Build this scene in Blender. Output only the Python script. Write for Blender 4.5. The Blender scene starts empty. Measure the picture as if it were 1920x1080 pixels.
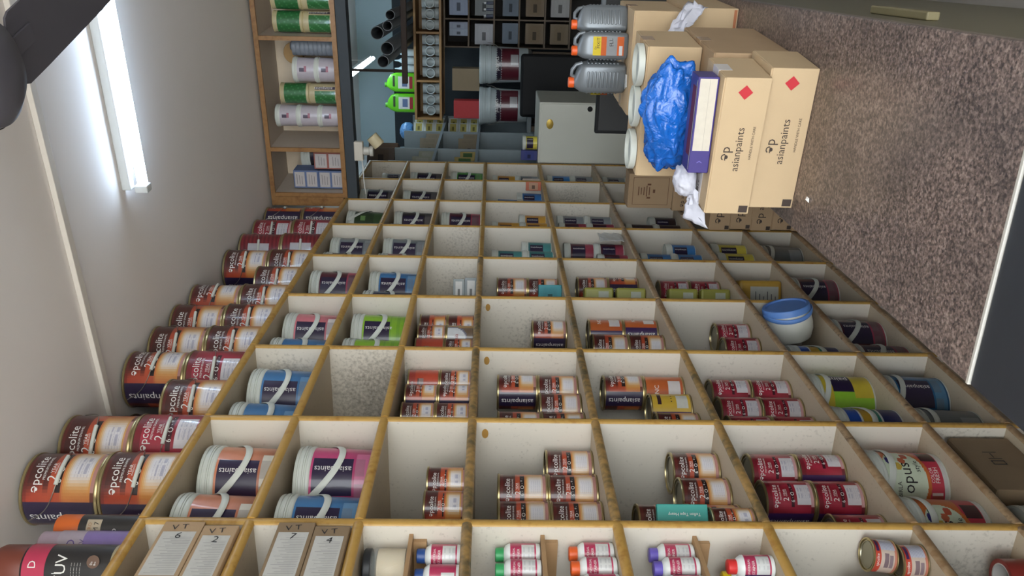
import bpy, bmesh, math, random
from math import sin, cos, pi, radians, degrees, atan2, sqrt, exp
from mathutils import Vector, Matrix
random.seed(7)
SC = bpy.context.scene
COLL = SC.collection
# ------------------------------------------------------------------ camera
yaw, pitch, roll, FPX = radians(21.408), radians(-1.467), radians(0.841), 1547.05
f_ = Vector((-sin(yaw)*cos(pitch), cos(yaw)*cos(pitch), sin(pitch)))
r0_ = Vector((cos(yaw), sin(yaw), 0)); u0_ = r0_.cross(f_)
r_ = r0_*cos(roll)+u0_*sin(roll); u_ = u0_*cos(roll)-r0_*sin(roll)
# the photograph was taken with the phone on its side: picture up = world right, picture left = world up
cx, cy, cz = -u_, r_, -f_
cam = bpy.data.cameras.new('camera'); camo = bpy.data.objects.new('camera', cam); COLL.objects.link(camo)
M = Matrix(((cx.x, cy.x, cz.x, 0), (cx.y, cy.y, cz.y, 0), (cx.z, cy.z, cz.z, 1.55), (0, 0, 0, 1)))
camo.matrix_world = M
cam.sensor_fit = 'HORIZONTAL'; cam.sensor_width = 36; cam.lens = FPX/1920*36
cam.clip_start = .02; cam.clip_end = 100
SC.camera = camo
# ------------------------------------------------------------------ world, exposure
w = bpy.data.worlds.new('daylight'); SC.world = w; w.use_nodes = True
bg = w.node_tree.nodes['Background']; bg.inputs[0].default_value = (0.90, 0.965, 1.0, 1); bg.inputs[1].default_value = 7.0
SC.view_settings.view_transform = 'Standard'; SC.view_settings.look = 'None'
SC.view_settings.gamma = 1; SC.view_settings.use_curve_mapping = False
SC.view_settings.exposure = 0.1
# ------------------------------------------------------------------ helpers
def lin(c):
    return tuple(((v/255)/12.92 if v/255 <= .04045 else ((v/255+.055)/1.055)**2.4) for v in c)
MATS = {}
def newmat(name):
    m = bpy.data.materials.new(name); m.use_nodes = True; MATS[name] = m
    nt = m.node_tree; return m, nt, nt.nodes['Principled BSDF']
def mat(name, col, rough=.5, metal=0, var=.06, scale=30, spec=.5, bump=0, emit=None, trans=0, bscale=None):
    if name in MATS: return MATS[name]
    m, nt, b = newmat(name)
    N = nt.nodes.new; L = nt.links.new
    c = lin(col)
    tc = N('ShaderNodeTexCoord')
    nz = N('ShaderNodeTexNoise'); nz.inputs['Scale'].default_value = scale; nz.inputs['Detail'].default_value = 4
    L(tc.outputs['Object'], nz.inputs['Vector'])
    mx = N('ShaderNodeMix'); mx.data_type = 'RGBA'
    mx.inputs['A'].default_value = tuple(min(1, x*(1-var)) for x in c)+(1,)
    mx.inputs['B'].default_value = tuple(min(1, x*(1+var)) for x in c)+(1,)
    L(nz.outputs['Fac'], mx.inputs['Factor']); L(mx.outputs['Result'], b.inputs['Base Color'])
    b.inputs['Roughness'].default_value = rough; b.inputs['Metallic'].default_value = metal
    b.inputs['Specular IOR Level'].default_value = spec
    if trans: b.inputs['Transmission Weight'].default_value = trans
    if bump:
        bp = N('ShaderNodeBump'); bp.inputs['Strength'].default_value = bump; bp.inputs['Distance'].default_value = .004
        n2 = N('ShaderNodeTexNoise'); n2.inputs['Scale'].default_value = bscale or scale*2; L(tc.outputs['Object'], n2.inputs['Vector'])
        L(n2.outputs['Fac'], bp.inputs['Height']); L(bp.outputs['Normal'], b.inputs['Normal'])
    if emit:
        b.inputs['Emission Color'].default_value = lin(emit[0])+(1,); b.inputs['Emission Strength'].default_value = emit[1]
    return m
def vcmat(name, rough, spec=.5, coat=0, metal=0):
    m, nt, b = newmat(name); N = nt.nodes.new; L = nt.links.new
    at = N('ShaderNodeAttribute'); at.attribute_name = 'Col'
    tc = N('ShaderNodeTexCoord'); nz = N('ShaderNodeTexNoise'); nz.inputs['Scale'].default_value = 60
    L(tc.outputs['Object'], nz.inputs['Vector'])
    mr = N('ShaderNodeMapRange'); mr.inputs['To Min'].default_value = .9; mr.inputs['To Max'].default_value = 1.08
    L(nz.outputs['Fac'], mr.inputs['Value'])
    mx = N('ShaderNodeMix'); mx.data_type = 'RGBA'; mx.blend_type = 'MULTIPLY'; mx.inputs['Factor'].default_value = 1
    L(at.outputs['Color'], mx.inputs['A']); L(mr.outputs['Result'], mx.inputs['B'])
    L(mx.outputs['Result'], b.inputs['Base Color'])
    b.inputs['Roughness'].default_value = rough; b.inputs['Specular IOR Level'].default_value = spec
    b.inputs['Coat Weight'].default_value = coat; b.inputs['Coat Roughness'].default_value = .08; b.inputs['Metallic'].default_value = metal
    return m
PRINT = vcmat('printed_label', .38, .5, .5)
SLEEVE = vcmat('printed_plastic', .36, .5, .3)
PAPER = vcmat('printed_paper', .75, .3)

class MB:
    def __init__(s): s.v = []; s.f = []; s.c = []
    def add(s, vs, fs, col=None):
        o = len(s.v); s.v += [tuple(x) for x in vs]; s.f += [tuple(i+o for i in q) for q in fs]; s.c += [col]*len(fs); return s
    def box(s, x0, x1, y0, y1, z0, z1, col=None, M=None):
        vs = [(x, y, z) for z in (z0, z1) for y in (y0, y1) for x in (x0, x1)]
        if M: vs = [M @ Vector(q) for q in vs]
        return s.add(vs, [(0, 2, 3, 1), (4, 5, 7, 6), (0, 1, 5, 4), (2, 6, 7, 3), (0, 4, 6, 2), (1, 3, 7, 5)], col)
    def bbox(s, x0, x1, y0, y1, z0, z1, b=.003, col=None, M=None):
        # box with chamfered edges
        bm = bmesh.new(); bmesh.ops.create_cube(bm, size=1)
        for q in bm.verts: q.co = Vector(((x0+x1)/2+q.co.x*(x1-x0), (y0+y1)/2+q.co.y*(y1-y0), (z0+z1)/2+q.co.z*(z1-z0)))
        bmesh.ops.bevel(bm, geom=bm.edges[:], offset=b, segments=2, affect='EDGES', profile=.5)
        bm.verts.index_update()
        s.add([(M @ q.co if M else q.co) for q in bm.verts], [[q.index for q in fc.verts] for fc in bm.faces], col); bm.free(); return s
    def lathe(s, prof, n=28, col=None, M=None, cap0=True, cap1=True, a0=0, a1=2*pi):
        # prof: list of (r,z)
        full = abs(a1-a0-2*pi) < 1e-6; m = n if full else n+1
        vs = []
        for r, z in prof:
            for i in range(m):
                a = a0+(a1-a0)*i/n; vs.append(Vector((r*cos(a), r*sin(a), z)))
        fs = []
        for j in range(len(prof)-1):
            for i in range(n):
                k = (i+1) % m; fs.append((j*m+i, j*m+k, (j+1)*m+k, (j+1)*m+i))
        if cap0 and full: fs.append(tuple(reversed(range(m))))
        if cap1 and full: fs.append(tuple((len(prof)-1)*m+i for i in range(m)))
        if M: vs = [M @ q for q in vs]
        return s.add(vs, fs, col)
    def tube(s, pts, r, n=8, col=None, rx=None):
        # round (or flat strap) section swept along points
        pts = [Vector(q) for q in pts]; vs = []; up = Vector((0, 0, 1))
        for i, q in enumerate(pts):
            t = (pts[min(i+1, len(pts)-1)]-pts[max(i-1, 0)]).normalized()
            a = t.cross(up)
            if a.length < 1e-3: a = t.cross(Vector((1, 0, 0)))
            a.normalize(); b = a.cross(t)
            for k in range(n): vs.append(q+a*(rx or r)*cos(2*pi*k/n)+b*r*sin(2*pi*k/n))
        fs = [(i*n+k, i*n+(k+1) % n, (i+1)*n+(k+1) % n, (i+1)*n+k) for i in range(len(pts)-1) for k in range(n)]
        fs += [tuple(reversed(range(n))), tuple((len(pts)-1)*n+k for k in range(n))]
        return s.add(vs, fs, col)
    def mesh(s, name, smooth=False, m=None):
        me = bpy.data.meshes.new(name); me.from_pydata(s.v, [], s.f); me.update()
        bm = bmesh.new(); bm.from_mesh(me); bmesh.ops.recalc_face_normals(bm, faces=bm.faces[:]); bm.to_mesh(me); bm.free()
        if any(c is not None for c in s.c):
            at = me.color_attributes.new('Col', 'FLOAT_COLOR', 'CORNER'); buf = []
            for p in me.polygons:
                c = s.c[p.index] or (200, 200, 200); g_ = .3*c[0]+.59*c[1]+.11*c[2]; c = lin([(.87*q+.13*g_)*.96 for q in c])+(1,)
                for _ in p.loop_indices: buf += c
            at.data.foreach_set('color', buf)
        if smooth:
            for p in me.polygons: p.use_smooth = True
            try: me.set_sharp_from_angle(angle=radians(38))
            except Exception: pass
        if m: me.materials.append(m)
        return me
def obj(name, me, parent=None, loc=None, rz=0, rot=None):
    o = bpy.data.objects.new(name, me); COLL.objects.link(o)
    if parent: o.parent = parent
    if loc: o.location = loc
    if rot: o.rotation_euler = rot
    elif rz: o.rotation_euler = (0, 0, rz)
    return o
def tag(o, label, cat, group=None):
    o['label'] = label; o['category'] = cat
    if group: o['group'] = group
    return o
def thing(name, label, cat, loc=(0, 0, 0), rz=0, group=None, rot=None):
    o = bpy.data.objects.new(name, None); COLL.objects.link(o); o.location = loc
    o.rotation_euler = rot if rot else (0, 0, rz); o.empty_display_size = .05
    return tag(o, label, cat, group)
def struct(name, me, parent=None):
    o = obj(name, me, parent)
    if not parent: o['kind'] = 'structure'
    return o
# flat lettering -------------------------------------------------------------
_T = {}
def text2d(s, res=2):
    if s in _T: return _T[s]
    cu = bpy.data.curves.new('t', 'FONT'); cu.body = s; cu.size = 1; cu.resolution_u = res; cu.align_x = 'CENTER'; cu.align_y = 'CENTER'
    o = bpy.data.objects.new('t', cu); COLL.objects.link(o); bpy.context.view_layer.update()
    dg = bpy.context.evaluated_depsgraph_get(); me = o.evaluated_get(dg).to_mesh()
    vs = [(v.co.x, v.co.y) for v in me.vertices]; fs = [tuple(p.vertices) for p in me.polygons]
    o.evaluated_get(dg).to_mesh_clear(); bpy.data.objects.remove(o); bpy.data.curves.remove(cu)
    if vs:
        xs = [v[0] for v in vs]; ys = [v[1] for v in vs]
        mx, my = (min(xs)+max(xs))/2, (min(ys)+max(ys))/2; wd = max(xs)-min(xs) or 1
        vs = [((x-mx)/wd, (y-my)/wd) for x, y in vs]       # unit width
    _T[s] = (vs, fs); return _T[s]
def txt_cyl(mb, s, width, th, z, r, up=False, lift=.0009, rfun=None, col=None, sy=1):
    # lettering wrapped on a cylinder; th in degrees from the front (local -Y), positive to the right; up = reads upwards
    vs, fs = text2d(s); out = []
    for x, y in vs:
        x *= width; y *= width*sy
        if up: x, y = -y, x
        rr = (rfun(z+y) if rfun else r)+lift
        a = radians(th)+x/rr; out.append((rr*sin(a), -rr*cos(a), z+y))
    mb.add(out, fs, col); return mb
def txt_flat(mb, s, width, o, ex, ey, rotdeg=0, lift=.0008, col=None, sy=1):
    # lettering on a plane at o with axes ex (right), ey (up)
    vs, fs = text2d(s); ex = Vector(ex); ey = Vector(ey); n = ex.cross(ey); c, d = cos(radians(rotdeg)), sin(radians(rotdeg))
    mb.add([Vector(o)+ex*(x*width*c-y*sy*width*d)+ey*(x*width*d+y*sy*width*c)+n*lift for x, y in vs], fs, col); return mb
def quad_flat(mb, o, ex, ey, x0, x1, y0, y1, lift=.0006, col=None):
    ex = Vector(ex); ey = Vector(ey); n = ex.cross(ey); o = Vector(o)+n*lift
    mb.add([o+ex*x0+ey*y0, o+ex*x1+ey*y0, o+ex*x1+ey*y1, o+ex*x0+ey*y1], [(0, 1, 2, 3)], col); return mb
# ------------------------------------------------------------------ materials
WHITE = mat('white_ink', (228, 226, 222), .5, var=.02)
BLACKINK = mat('black_ink', (38, 34, 34), .6, var=.05)
GREYINK = mat('brown_black_ink', (62, 50, 44), .7, var=.05)
TIN = mat('gold_tin', (176, 160, 118), .28, .85, var=.08)
TINLID = mat('tin_lid', (150, 145, 125), .32, .8, var=.1)
WPLAS = mat('white_plastic', (206, 209, 201), .42, var=.03)
WIRE = mat('wire', (150, 145, 135), .35, .8)
CARD = mat('cardboard', (197, 171, 136), .85, var=.05, scale=14, bump=.06, bscale=220)
CARD2 = mat('cardboard_dull', (176, 148, 116), .88, var=.07, scale=12, bump=.06, bscale=200)
CARD3 = mat('cardboard_dark', (140, 118, 92), .9, var=.1, scale=10, bump=.06, bscale=200)
TAPE = mat('clear_tape', (170, 140, 110), .22, var=.1, scale=18)
PINE = mat('bare_pine', (168, 134, 96), .7, var=.14, scale=22)
DARK = mat('dark_plastic', (13, 13, 15), .6, var=.1, spec=.25)
STEEL = mat('grey_steel', (105, 110, 112), .45, .3)
def wood_edge(name, base, dirt, amount):
    m, nt, b = newmat(name); N = nt.nodes.new; L = nt.links.new
    ge = N('ShaderNodeNewGeometry')
    nz = N('ShaderNodeTexNoise'); nz.inputs['Scale'].default_value = 55; nz.inputs['Detail'].default_value = 6; L(ge.outputs['Position'], nz.inputs['Vector'])
    n2 = N('ShaderNodeTexNoise'); n2.inputs['Scale'].default_value = 9; n2.inputs['Detail'].default_value = 3; L(ge.outputs['Position'], n2.inputs['Vector'])
    ad = N('ShaderNodeMath'); ad.operation = 'ADD'; L(nz.outputs['Fac'], ad.inputs[0]); L(n2.outputs['Fac'], ad.inputs[1])
    rp = N('ShaderNodeValToRGB'); e = rp.color_ramp.elements
    c0 = lin(dirt[0])+(1,); c1 = lin(dirt[1])+(1,); bb = lin(base)+(1,); bl = lin([min(255, q+14) for q in base])+(1,)
    e[0].position = max(.02, amount-.2); e[0].color = c0; e[1].position = 1; e[1].color = bl
    q = e.new(max(.04, amount-.08)); q.color = c1
    q = e.new(amount+.06); q.color = bb
    mr = N('ShaderNodeMath'); mr.operation = 'MULTIPLY'; mr.inputs[1].default_value = .5; L(ad.outputs[0], mr.inputs[0])
    L(mr.outputs[0], rp.inputs['Fac']); L(rp.outputs['Color'], b.inputs['Base Color']); b.inputs['Roughness'].default_value = .38
    bp = N('ShaderNodeBump'); bp.inputs['Strength'].default_value = .25; bp.inputs['Distance'].default_value = .003
    L(nz.outputs['Fac'], bp.inputs['Height']); L(bp.outputs['Normal'], b.inputs['Normal'])
    return m
EDGE = wood_edge('varnished_edge', (186, 146, 76), ((120, 78, 34), (158, 112, 48)), .40)
EDGED = wood_edge('stained_edge', (172, 136, 82), ((70, 66, 48), (120, 100, 66)), .50)
EDGEW = wood_edge('chipped_edge', (150, 118, 84), ((84, 60, 42), (178, 150, 116)), .52)
def panel_mat(name, base, blobs, spots):
    m, nt, b = newmat(name); N = nt.nodes.new; L = nt.links.new
    ge = N('ShaderNodeNewGeometry')
    big = N('ShaderNodeTexNoise'); big.inputs['Scale'].default_value = 3.5; big.inputs['Detail'].default_value = 4; L(ge.outputs['Position'], big.inputs['Vector'])
    sp = N('ShaderNodeTexNoise'); sp.inputs['Scale'].default_value = 95; sp.inputs['Detail'].default_value = 5; sp.inputs['Roughness'].default_value = .6; L(ge.outputs['Position'], sp.inputs['Vector'])
    # speckle threshold lowered inside the damp patches
    acc = None
    for (x, y, z, r, k) in blobs:
        ds = N('ShaderNodeVectorMath'); ds.operation = 'DISTANCE'; ds.inputs[1].default_value = (x, y, z); L(ge.outputs['Position'], ds.inputs[0])
        mr = N('ShaderNodeMapRange'); mr.interpolation_type = 'SMOOTHSTEP'; mr.inputs['From Min'].default_value = r; mr.inputs['From Max'].default_value = r*.15
        mr.inputs['To Min'].default_value = 0; mr.inputs['To Max'].default_value = k; L(ds.outputs['Value'], mr.inputs['Value'])
        if acc is None: acc = mr.outputs['Result']
        else:
            a = N('ShaderNodeMath'); a.operation = 'MAXIMUM'; L(acc, a.inputs[0]); L(mr.outputs['Result'], a.inputs[1]); acc = a.outputs[0]
    b2 = N('ShaderNodeMapRange'); b2.inputs['From Min'].default_value = .45; b2.inputs['From Max'].default_value = .75; b2.inputs['To Max'].default_value = spots; L(big.outputs['Fac'], b2.inputs['Value'])
    a = N('ShaderNodeMath'); a.operation = 'ADD'; L(b2.outputs['Result'], a.inputs[0])
    if acc is not None: L(acc, a.inputs[1])
    else: a.inputs[1].default_value = 0
    s2 = N('ShaderNodeMath'); s2.operation = 'ADD'; L(sp.outputs['Fac'], s2.inputs[0]); L(a.outputs[0], s2.inputs[1])
    rp = N('ShaderNodeMapRange'); rp.inputs['From Min'].default_value = .62; rp.inputs['From Max'].default_value = .95; rp.inputs['To Max'].default_value = .62; L(s2.outputs[0], rp.inputs['Value'])
    mx = N('ShaderNodeMix'); mx.data_type = 'RGBA'; L(rp.outputs['Result'], mx.inputs['Factor'])
    m0 = N('ShaderNodeMix'); m0.data_type = 'RGBA'; L(big.outputs['Fac'], m0.inputs['Factor'])
    m0.inputs['A'].default_value = lin(base)+(1,); m0.inputs['B'].default_value = lin([q*.93 for q in base])+(1,)
    L(m0.outputs['Result'], mx.inputs['A']); mx.inputs['B'].default_value = lin((92, 80, 66))+(1,)
    L(mx.outputs['Result'], b.inputs['Base Color']); b.inputs['Roughness'].default_value = .55
    return m
COLY = lambda c: 1.5068+.44157*c
ROWZ = [2.3037, 2.0696, 1.8323, 1.5947, 1.2624, .9281, .5933, .3554, .123]
blobs = [(-1.30, COLY(2), 1.92, .24, .30), (-1.33, COLY(3), 1.36, .22, .18), (-1.28, COLY(4), 1.69, .2, .13), (-1.24, COLY(5), 1.68, .18, .13),
         (-1.25, COLY(7), 1.1, .15, .14), (-1.22, COLY(8), 2.2, .1, .12), (-1.24, COLY(2), 2.19, .13, .2), (-1.25, COLY(1), .25, .2, .12), (-1.3, COLY(0), .42, .2, .13), (-1.22, COLY(6), 1.12, .14, .12), (-1.22, COLY(7), 1.7, .12, .14)]
CREAM = panel_mat('cream_laminate', (219, 211, 198), blobs, .10)
BOARDM = panel_mat('shelf_board_laminate', (196, 180, 156), [], .10)
# ------------------------------------------------------------------ room shell
CEIL = mat('ceiling_paint', (234, 227, 223), .9, var=.03, scale=3)
WALLP = mat('wall_paint', (196, 198, 198), .9, var=.03, scale=4)
WALLB = mat('backroom_paint', (176, 196, 204), .9, var=.04, scale=4)
FLOORM = mat('cement_floor', (160, 154, 146), .7, var=.12, scale=5)
def box_mesh(name, x0, x1, y0, y1, z0, z1, m, bev=0):
    mb = MB(); (mb.bbox(x0, x1, y0, y1, z0, z1, bev) if bev else mb.box(x0, x1, y0, y1, z0, z1)); return mb.mesh(name, False, m)
struct('floor', box_mesh('floor', -1.7, 2.1, -1.6, 7.4, -.1, 0, FLOORM))
struct('bounce_pavement', box_mesh('bounce_pavement', -8, 10, -12, -1.602, -.12, -.02, mat('pale_concrete', (214, 208, 198), .9, var=.08, scale=3)))  # unseen pale ground, added to bounce daylight up to the ceiling
struct('ceiling', box_mesh('ceiling', -1.7, 2.1, -1.6, 7.4, 2.70, 2.8, CEIL))
struct('wall_left', box_mesh('wall_left', -1.65, -1.55, -1.6, 7.4, 0, 2.7, WALLP))
struct('wall_back', box_mesh('wall_back', -1.55, 1.9, 7.2, 7.3, 0, 2.7, WALLB))
struct('trim_4', box_mesh('wall_shade', -1.5, 1.89, 7.185, 7.1995, 0, 2.40, mat('painted_wall_shade', (46, 52, 58), .8, var=.1)))  # added dark sheet: shade on the lower far wall, put into colour
struct('wall_right', box_mesh('wall_right', 1.9, 2.0, -1.2, 7.184, 0, 2.7, mat('right_wall_paint', (112, 104, 92), .9)))
struct('light_block_wall', box_mesh('light_block_wall', .55, 1.9, 4.42, 4.5, 0, 2.7, WALLP))  # unseen wall, added to cut the light reaching the back room
# ceiling cable casing, skewed like the ceiling fittings
SK = radians(-5.8)
def skewbox(name, cxx, cyy, half, wid, z0, z1, m, ang, bev=.002):
    Mx = Matrix.Translation((cxx, cyy, 0)) @ Matrix.Rotation(ang, 4, 'Z')
    return MB().bbox(-half, half, -wid/2, wid/2, z0, z1, bev, None, Mx).mesh(name, False, m)
a_cas = atan2(2.096-2.204, -.304+1.262)
cs = struct('trim_1', skewbox('casing', -.45, 2.112, 1.08, .028, 2.684, 2.6995, mat('casing_plastic', (214, 206, 196), .5), a_cas))
# ceiling tube light -----------------------------------------------------------
tl = thing('tube_light', 'long glowing white fluorescent tube on the ceiling above the shelves', 'light', (-.083, 2.475, 2.70), atan2(2.626-2.682, -.126+.707))
obj('batten', MB().bbox(-.60, .60, -.016, .012, -.030, -.0005, .004).mesh('batten', False, mat('batten_white', (205, 208, 208), .5)), tl)
obj('tube', MB().lathe([(.0155, -.59), (.0155, .59)], 16, None, Matrix.Translation((0, .016, -.055)) @ Matrix.Rotation(pi/2, 4, 'Y')).mesh('tube', True, mat('tube_glow', (255, 255, 255), .4, emit=((202, 228, 255), 24))), tl)
for s in (-1, 1):
    obj('tube_holder', MB().bbox(s*.60-.012, s*.60+.012, -.004, .034, -.074, -.034, .003).mesh('tube_holder', False, mat('batten_white', (205, 208, 208))), tl)
# ------------------------------------------------------------------ pigeonhole shelving along the left wall
FX, BX = -1.15, -1.53
shelf = thing('pigeonhole_shelf', 'tall cream pigeonhole shelving with yellow edge strips along the left wall', 'shelf', (FX, COLY(-2), 0))
def rel(o): o.location = Vector(o.location)-shelf.location; return o
def sp(name, me, parent=None):     # shelf part given in world coordinates
    o = obj(name, me, parent or shelf)
    if parent is None: o.location = -Vector(shelf.location)
    return o
def strip(mb, p0, p1, wdir, wid, prot):
    # half-round lipping from p0 to p1, bulging towards +X
    p0 = Vector(p0); p1 = Vector(p1); wdir = Vector(wdir); n = 6; vs = []
    for q in (p0, p1):
        for k in range(n+1):
            a = pi*k/n; vs.append(q+wdir*(wid/2*cos(a))+Vector((prot*sin(a), 0, 0)))
    fs = [(k, k+1, n+2+k, n+1+k) for k in range(n)]+[tuple(range(n+1)), tuple(range(n+1, 2*n+2)), (0, n, 2*n+1, n+1)]
    return mb.add(vs, fs)
TH = .018
Ztop, Zbot = ROWZ[0]+TH/2, ROWZ[8]-TH/2
for c in range(-2, 9):
    y = COLY(c)
    d = sp('divider', MB().box(BX, FX, y-TH/2, y+TH/2, 0.0, Ztop).mesh('divider', False, CREAM))
    s = obj('edge_strip', strip(MB(), (FX, y, .01), (FX, y, Ztop), (0, 1, 0), .024, .006).mesh('edge_strip', True, EDGE), d)
for r in range(9):
    for c in range(-2, 8):
        y0, y1 = COLY(c)+TH/2, COLY(c+1)-TH/2; z = ROWZ[r]
        b = sp('shelf_board', MB().box(BX, FX, y0, y1, z-TH/2, z+TH/2).mesh('shelf_board', False, BOARDM))
        em = EDGE
        if 3 <= r <= 5 and c <= 3: em = EDGED
        if r >= 6 or (r == 5 and c > 1): em = EDGEW
        if r == 5 and c < 0: em = EDGE
        if r == 4 and c < 0: em = EDGE
        obj('edge_strip', strip(MB(), (FX, y0-.003, z), (FX, y1+.003, z), (0, 0, 1), .024, .009).mesh('edge_strip', True, em), b)
sp('back_panel', MB().box(BX-.008, BX-.0005, COLY(-2)-.01, COLY(8)+.01, 0, Ztop).mesh('back_panel', False, CREAM))
sp('plinth', MB().box(FX-.035, FX-.02, COLY(-2)+.01, COLY(8)-.01, 0, Zbot-.0005).mesh('plinth', False, BOARDM))
# knots showing through the paint near the top of some partitions
for c, r in ((1, 3), (2, 3), (3, 3)):
    y = COLY(c)-TH/2-.0006
    m = MB().lathe([(.009, 0), (.009, .001)], 14, None, Matrix.Translation((-1.185, y, ROWZ[r]-.035)) @ Matrix.Rotation(pi/2, 4, 'X') @ Matrix.Scale(1.6, 4, (1, 0, 0)))
    sp('knot', m.mesh('knot', True, mat('knot_wood', (170, 128, 62), .5)))
# small loose ledges on cleats in the nearest bay
y1 = COLY(0)-TH/2
for z, nm in ((1.717, 'a'), (1.428, 'b'), (1.090, 'c')):
    g = sp('ledge', MB().box(-1.36, -1.172, COLY(-1)+.012, y1-.0005, z-.0045, z+.0045).mesh('ledge', False, PINE))
    obj('cleat', MB().box(-1.34, -1.185, y1-.012, y1-.0008, z-.034, z-.005).mesh('cleat', False, PINE), g)

# ------------------------------------------------------------------ prototypes for tins, pails, tubs
NAVY = (44, 30, 66)
def mixc(a, b, k):
    k = max(0, min(1, k)); return tuple(a[i]*(1-k)+b[i]*k for i in range(3))
def smooth(a, b, x):
    t = max(0, min(1, (x-a)/(b-a))); return t*t*(3-2*t)
def lab_orange(th, t):      # t: 0 top .. 1 bottom ; th degrees from front
    th = (th+180) % 360-180
    if th < -82 or th > 130: th = (th+180+180) % 360-180
    if -84 < th < -30: return NAVY if t < .97 else (40, 25, 40)
    base = mixc((186, 58, 34), (206, 92, 40), t)
    dk = smooth(-25, 10, th-60*(t-.12))*(1-smooth(.26, .34, t))
    base = mixc(base, (66, 24, 22), dk*.9)
    if t < .06: base = mixc(base, (120, 34, 28), .5)
    if .27 < t < .34: base = mixc(base, (66, 24, 22), .75*smooth(-20, 0, th))
    if .44 < t < .52 and -14 < th < 66: return (36, 20, 22)
    if t > .5:
        g = exp(-(((th-30)/34)**4))*smooth(.54, .66, t)*(1-smooth(.9, .95, t))
        y = exp(-(((th-28)/60)**4))*smooth(.5, .58, t)
        base = mixc(base, (224, 160, 62), y*.9); base = mixc(base, (226, 222, 226), g)
        if th > 80: base = mixc(base, (120, 50, 34), smooth(80, 110, th))
    if t > .945: return (190, 130, 120) if -14 < th < 66 else (120, 60, 44)
    if .72 < t < .88 and 12 < th < 50 and int(t*60) % 2 == 0 and int(th/3) % 4: base = mixc(base, (150, 150, 180), .5)
    return base
def lab_red(th, t):
    th = (th+180) % 360-180
    if th < -82 or th > 130: th = (th+360) % 360-180
    if -84 < th < -30: return (66, 34, 92) if th > -80 else (50, 26, 60)
    base = mixc((150, 26, 42), (186, 40, 64), .5+.5*sin(th*.09+t*5))
    if t < .1: base = mixc(base, (110, 20, 30), .6)
    if .5 < t < .57 and -14 < th < 60: return (70, 18, 30)
    if .63 < t < .93 and -8 < th < 52:
        if int(t*40) % 3 == 0 and 4 < th < 44 and int(th/3) % 3: return (188, 184, 196)
        return (214, 208, 212)
    if t > .945: return (206, 150, 150) if -14 < th < 66 else (120, 30, 40)
    return base
def lab_nc(th, t):
    th = (th+180) % 360-180
    if th < -82 or th > 130: th = (th+360) % 360-180
    if -84 < th < -30: return (60, 32, 88)
    if .6 < t < .95 and -10 < th < 50: return (210, 202, 200)
    return mixc((208, 100, 40), (190, 84, 36), t)
def lab_yellow(th, t):
    th = (th+180) % 360-180
    if th < -82 or th > 130: th = (th+360) % 360-180
    if -84 < th < -30: return (70, 36, 100)
    if .62 < t < .95 and -16 < th < 34: return (206, 206, 196)
    if .12 < t < .24 and -5 < th < 40: return (60, 34, 40)
    return (214, 172, 44)
def lab_door(th, t):       # red-orange tin with a picture of a cabinet
    th = (th+180) % 360-180
    if .3 < t < .52 and -30 < th < 25: return (150, 120, 116) if (int(t*30) % 3) else (90, 60, 60)
    if t < .22: return (176, 60, 50)
    return (200, 70, 44)
def lab_gold(th, t):
    th = (th+180) % 360-180
    d = (th/55)**2+((t-.15)/.55)**2
    if d < 1: return (214, 216, 218)
    if d < 1.25: return (120, 120, 140)
    if t > .5 and -30 < th < 50: return (120, 96, 74)
    return (170, 128, 70)
def lab_cream(th, t):
    th = (th+180) % 360-180
    if .2 < t < .85 and -30 < th < 30 and int(t*24) % 3 and int(th/4) % 3: return (150, 150, 190)
    return mixc((214, 196, 160), (206, 190, 180), t)
def lab_small(th, t):
    th = (th+180) % 360-180
    if t < .28: return (208, 66, 44) if not (20 < th < 70 and .06 < t < .2) else (70, 36, 90)
    if 22 < th < 90 and t < .92: return (200, 200, 212) if int(t*30) % 2 else (170, 172, 196)
    if .42 < t < .62 and -45 < th < 10: return (128, 104, 110)
    if .68 < t < .82 and -40 < th < 5: return (140, 118, 126)
    if t > .9: return (206, 120, 96)
    return (206, 184, 168)
KINDS = {'O': (lab_orange, 1), 'R': (lab_red, 1), 'N': (lab_nc, 1), 'Y': (lab_yellow, 1)}
_P = {}
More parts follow.
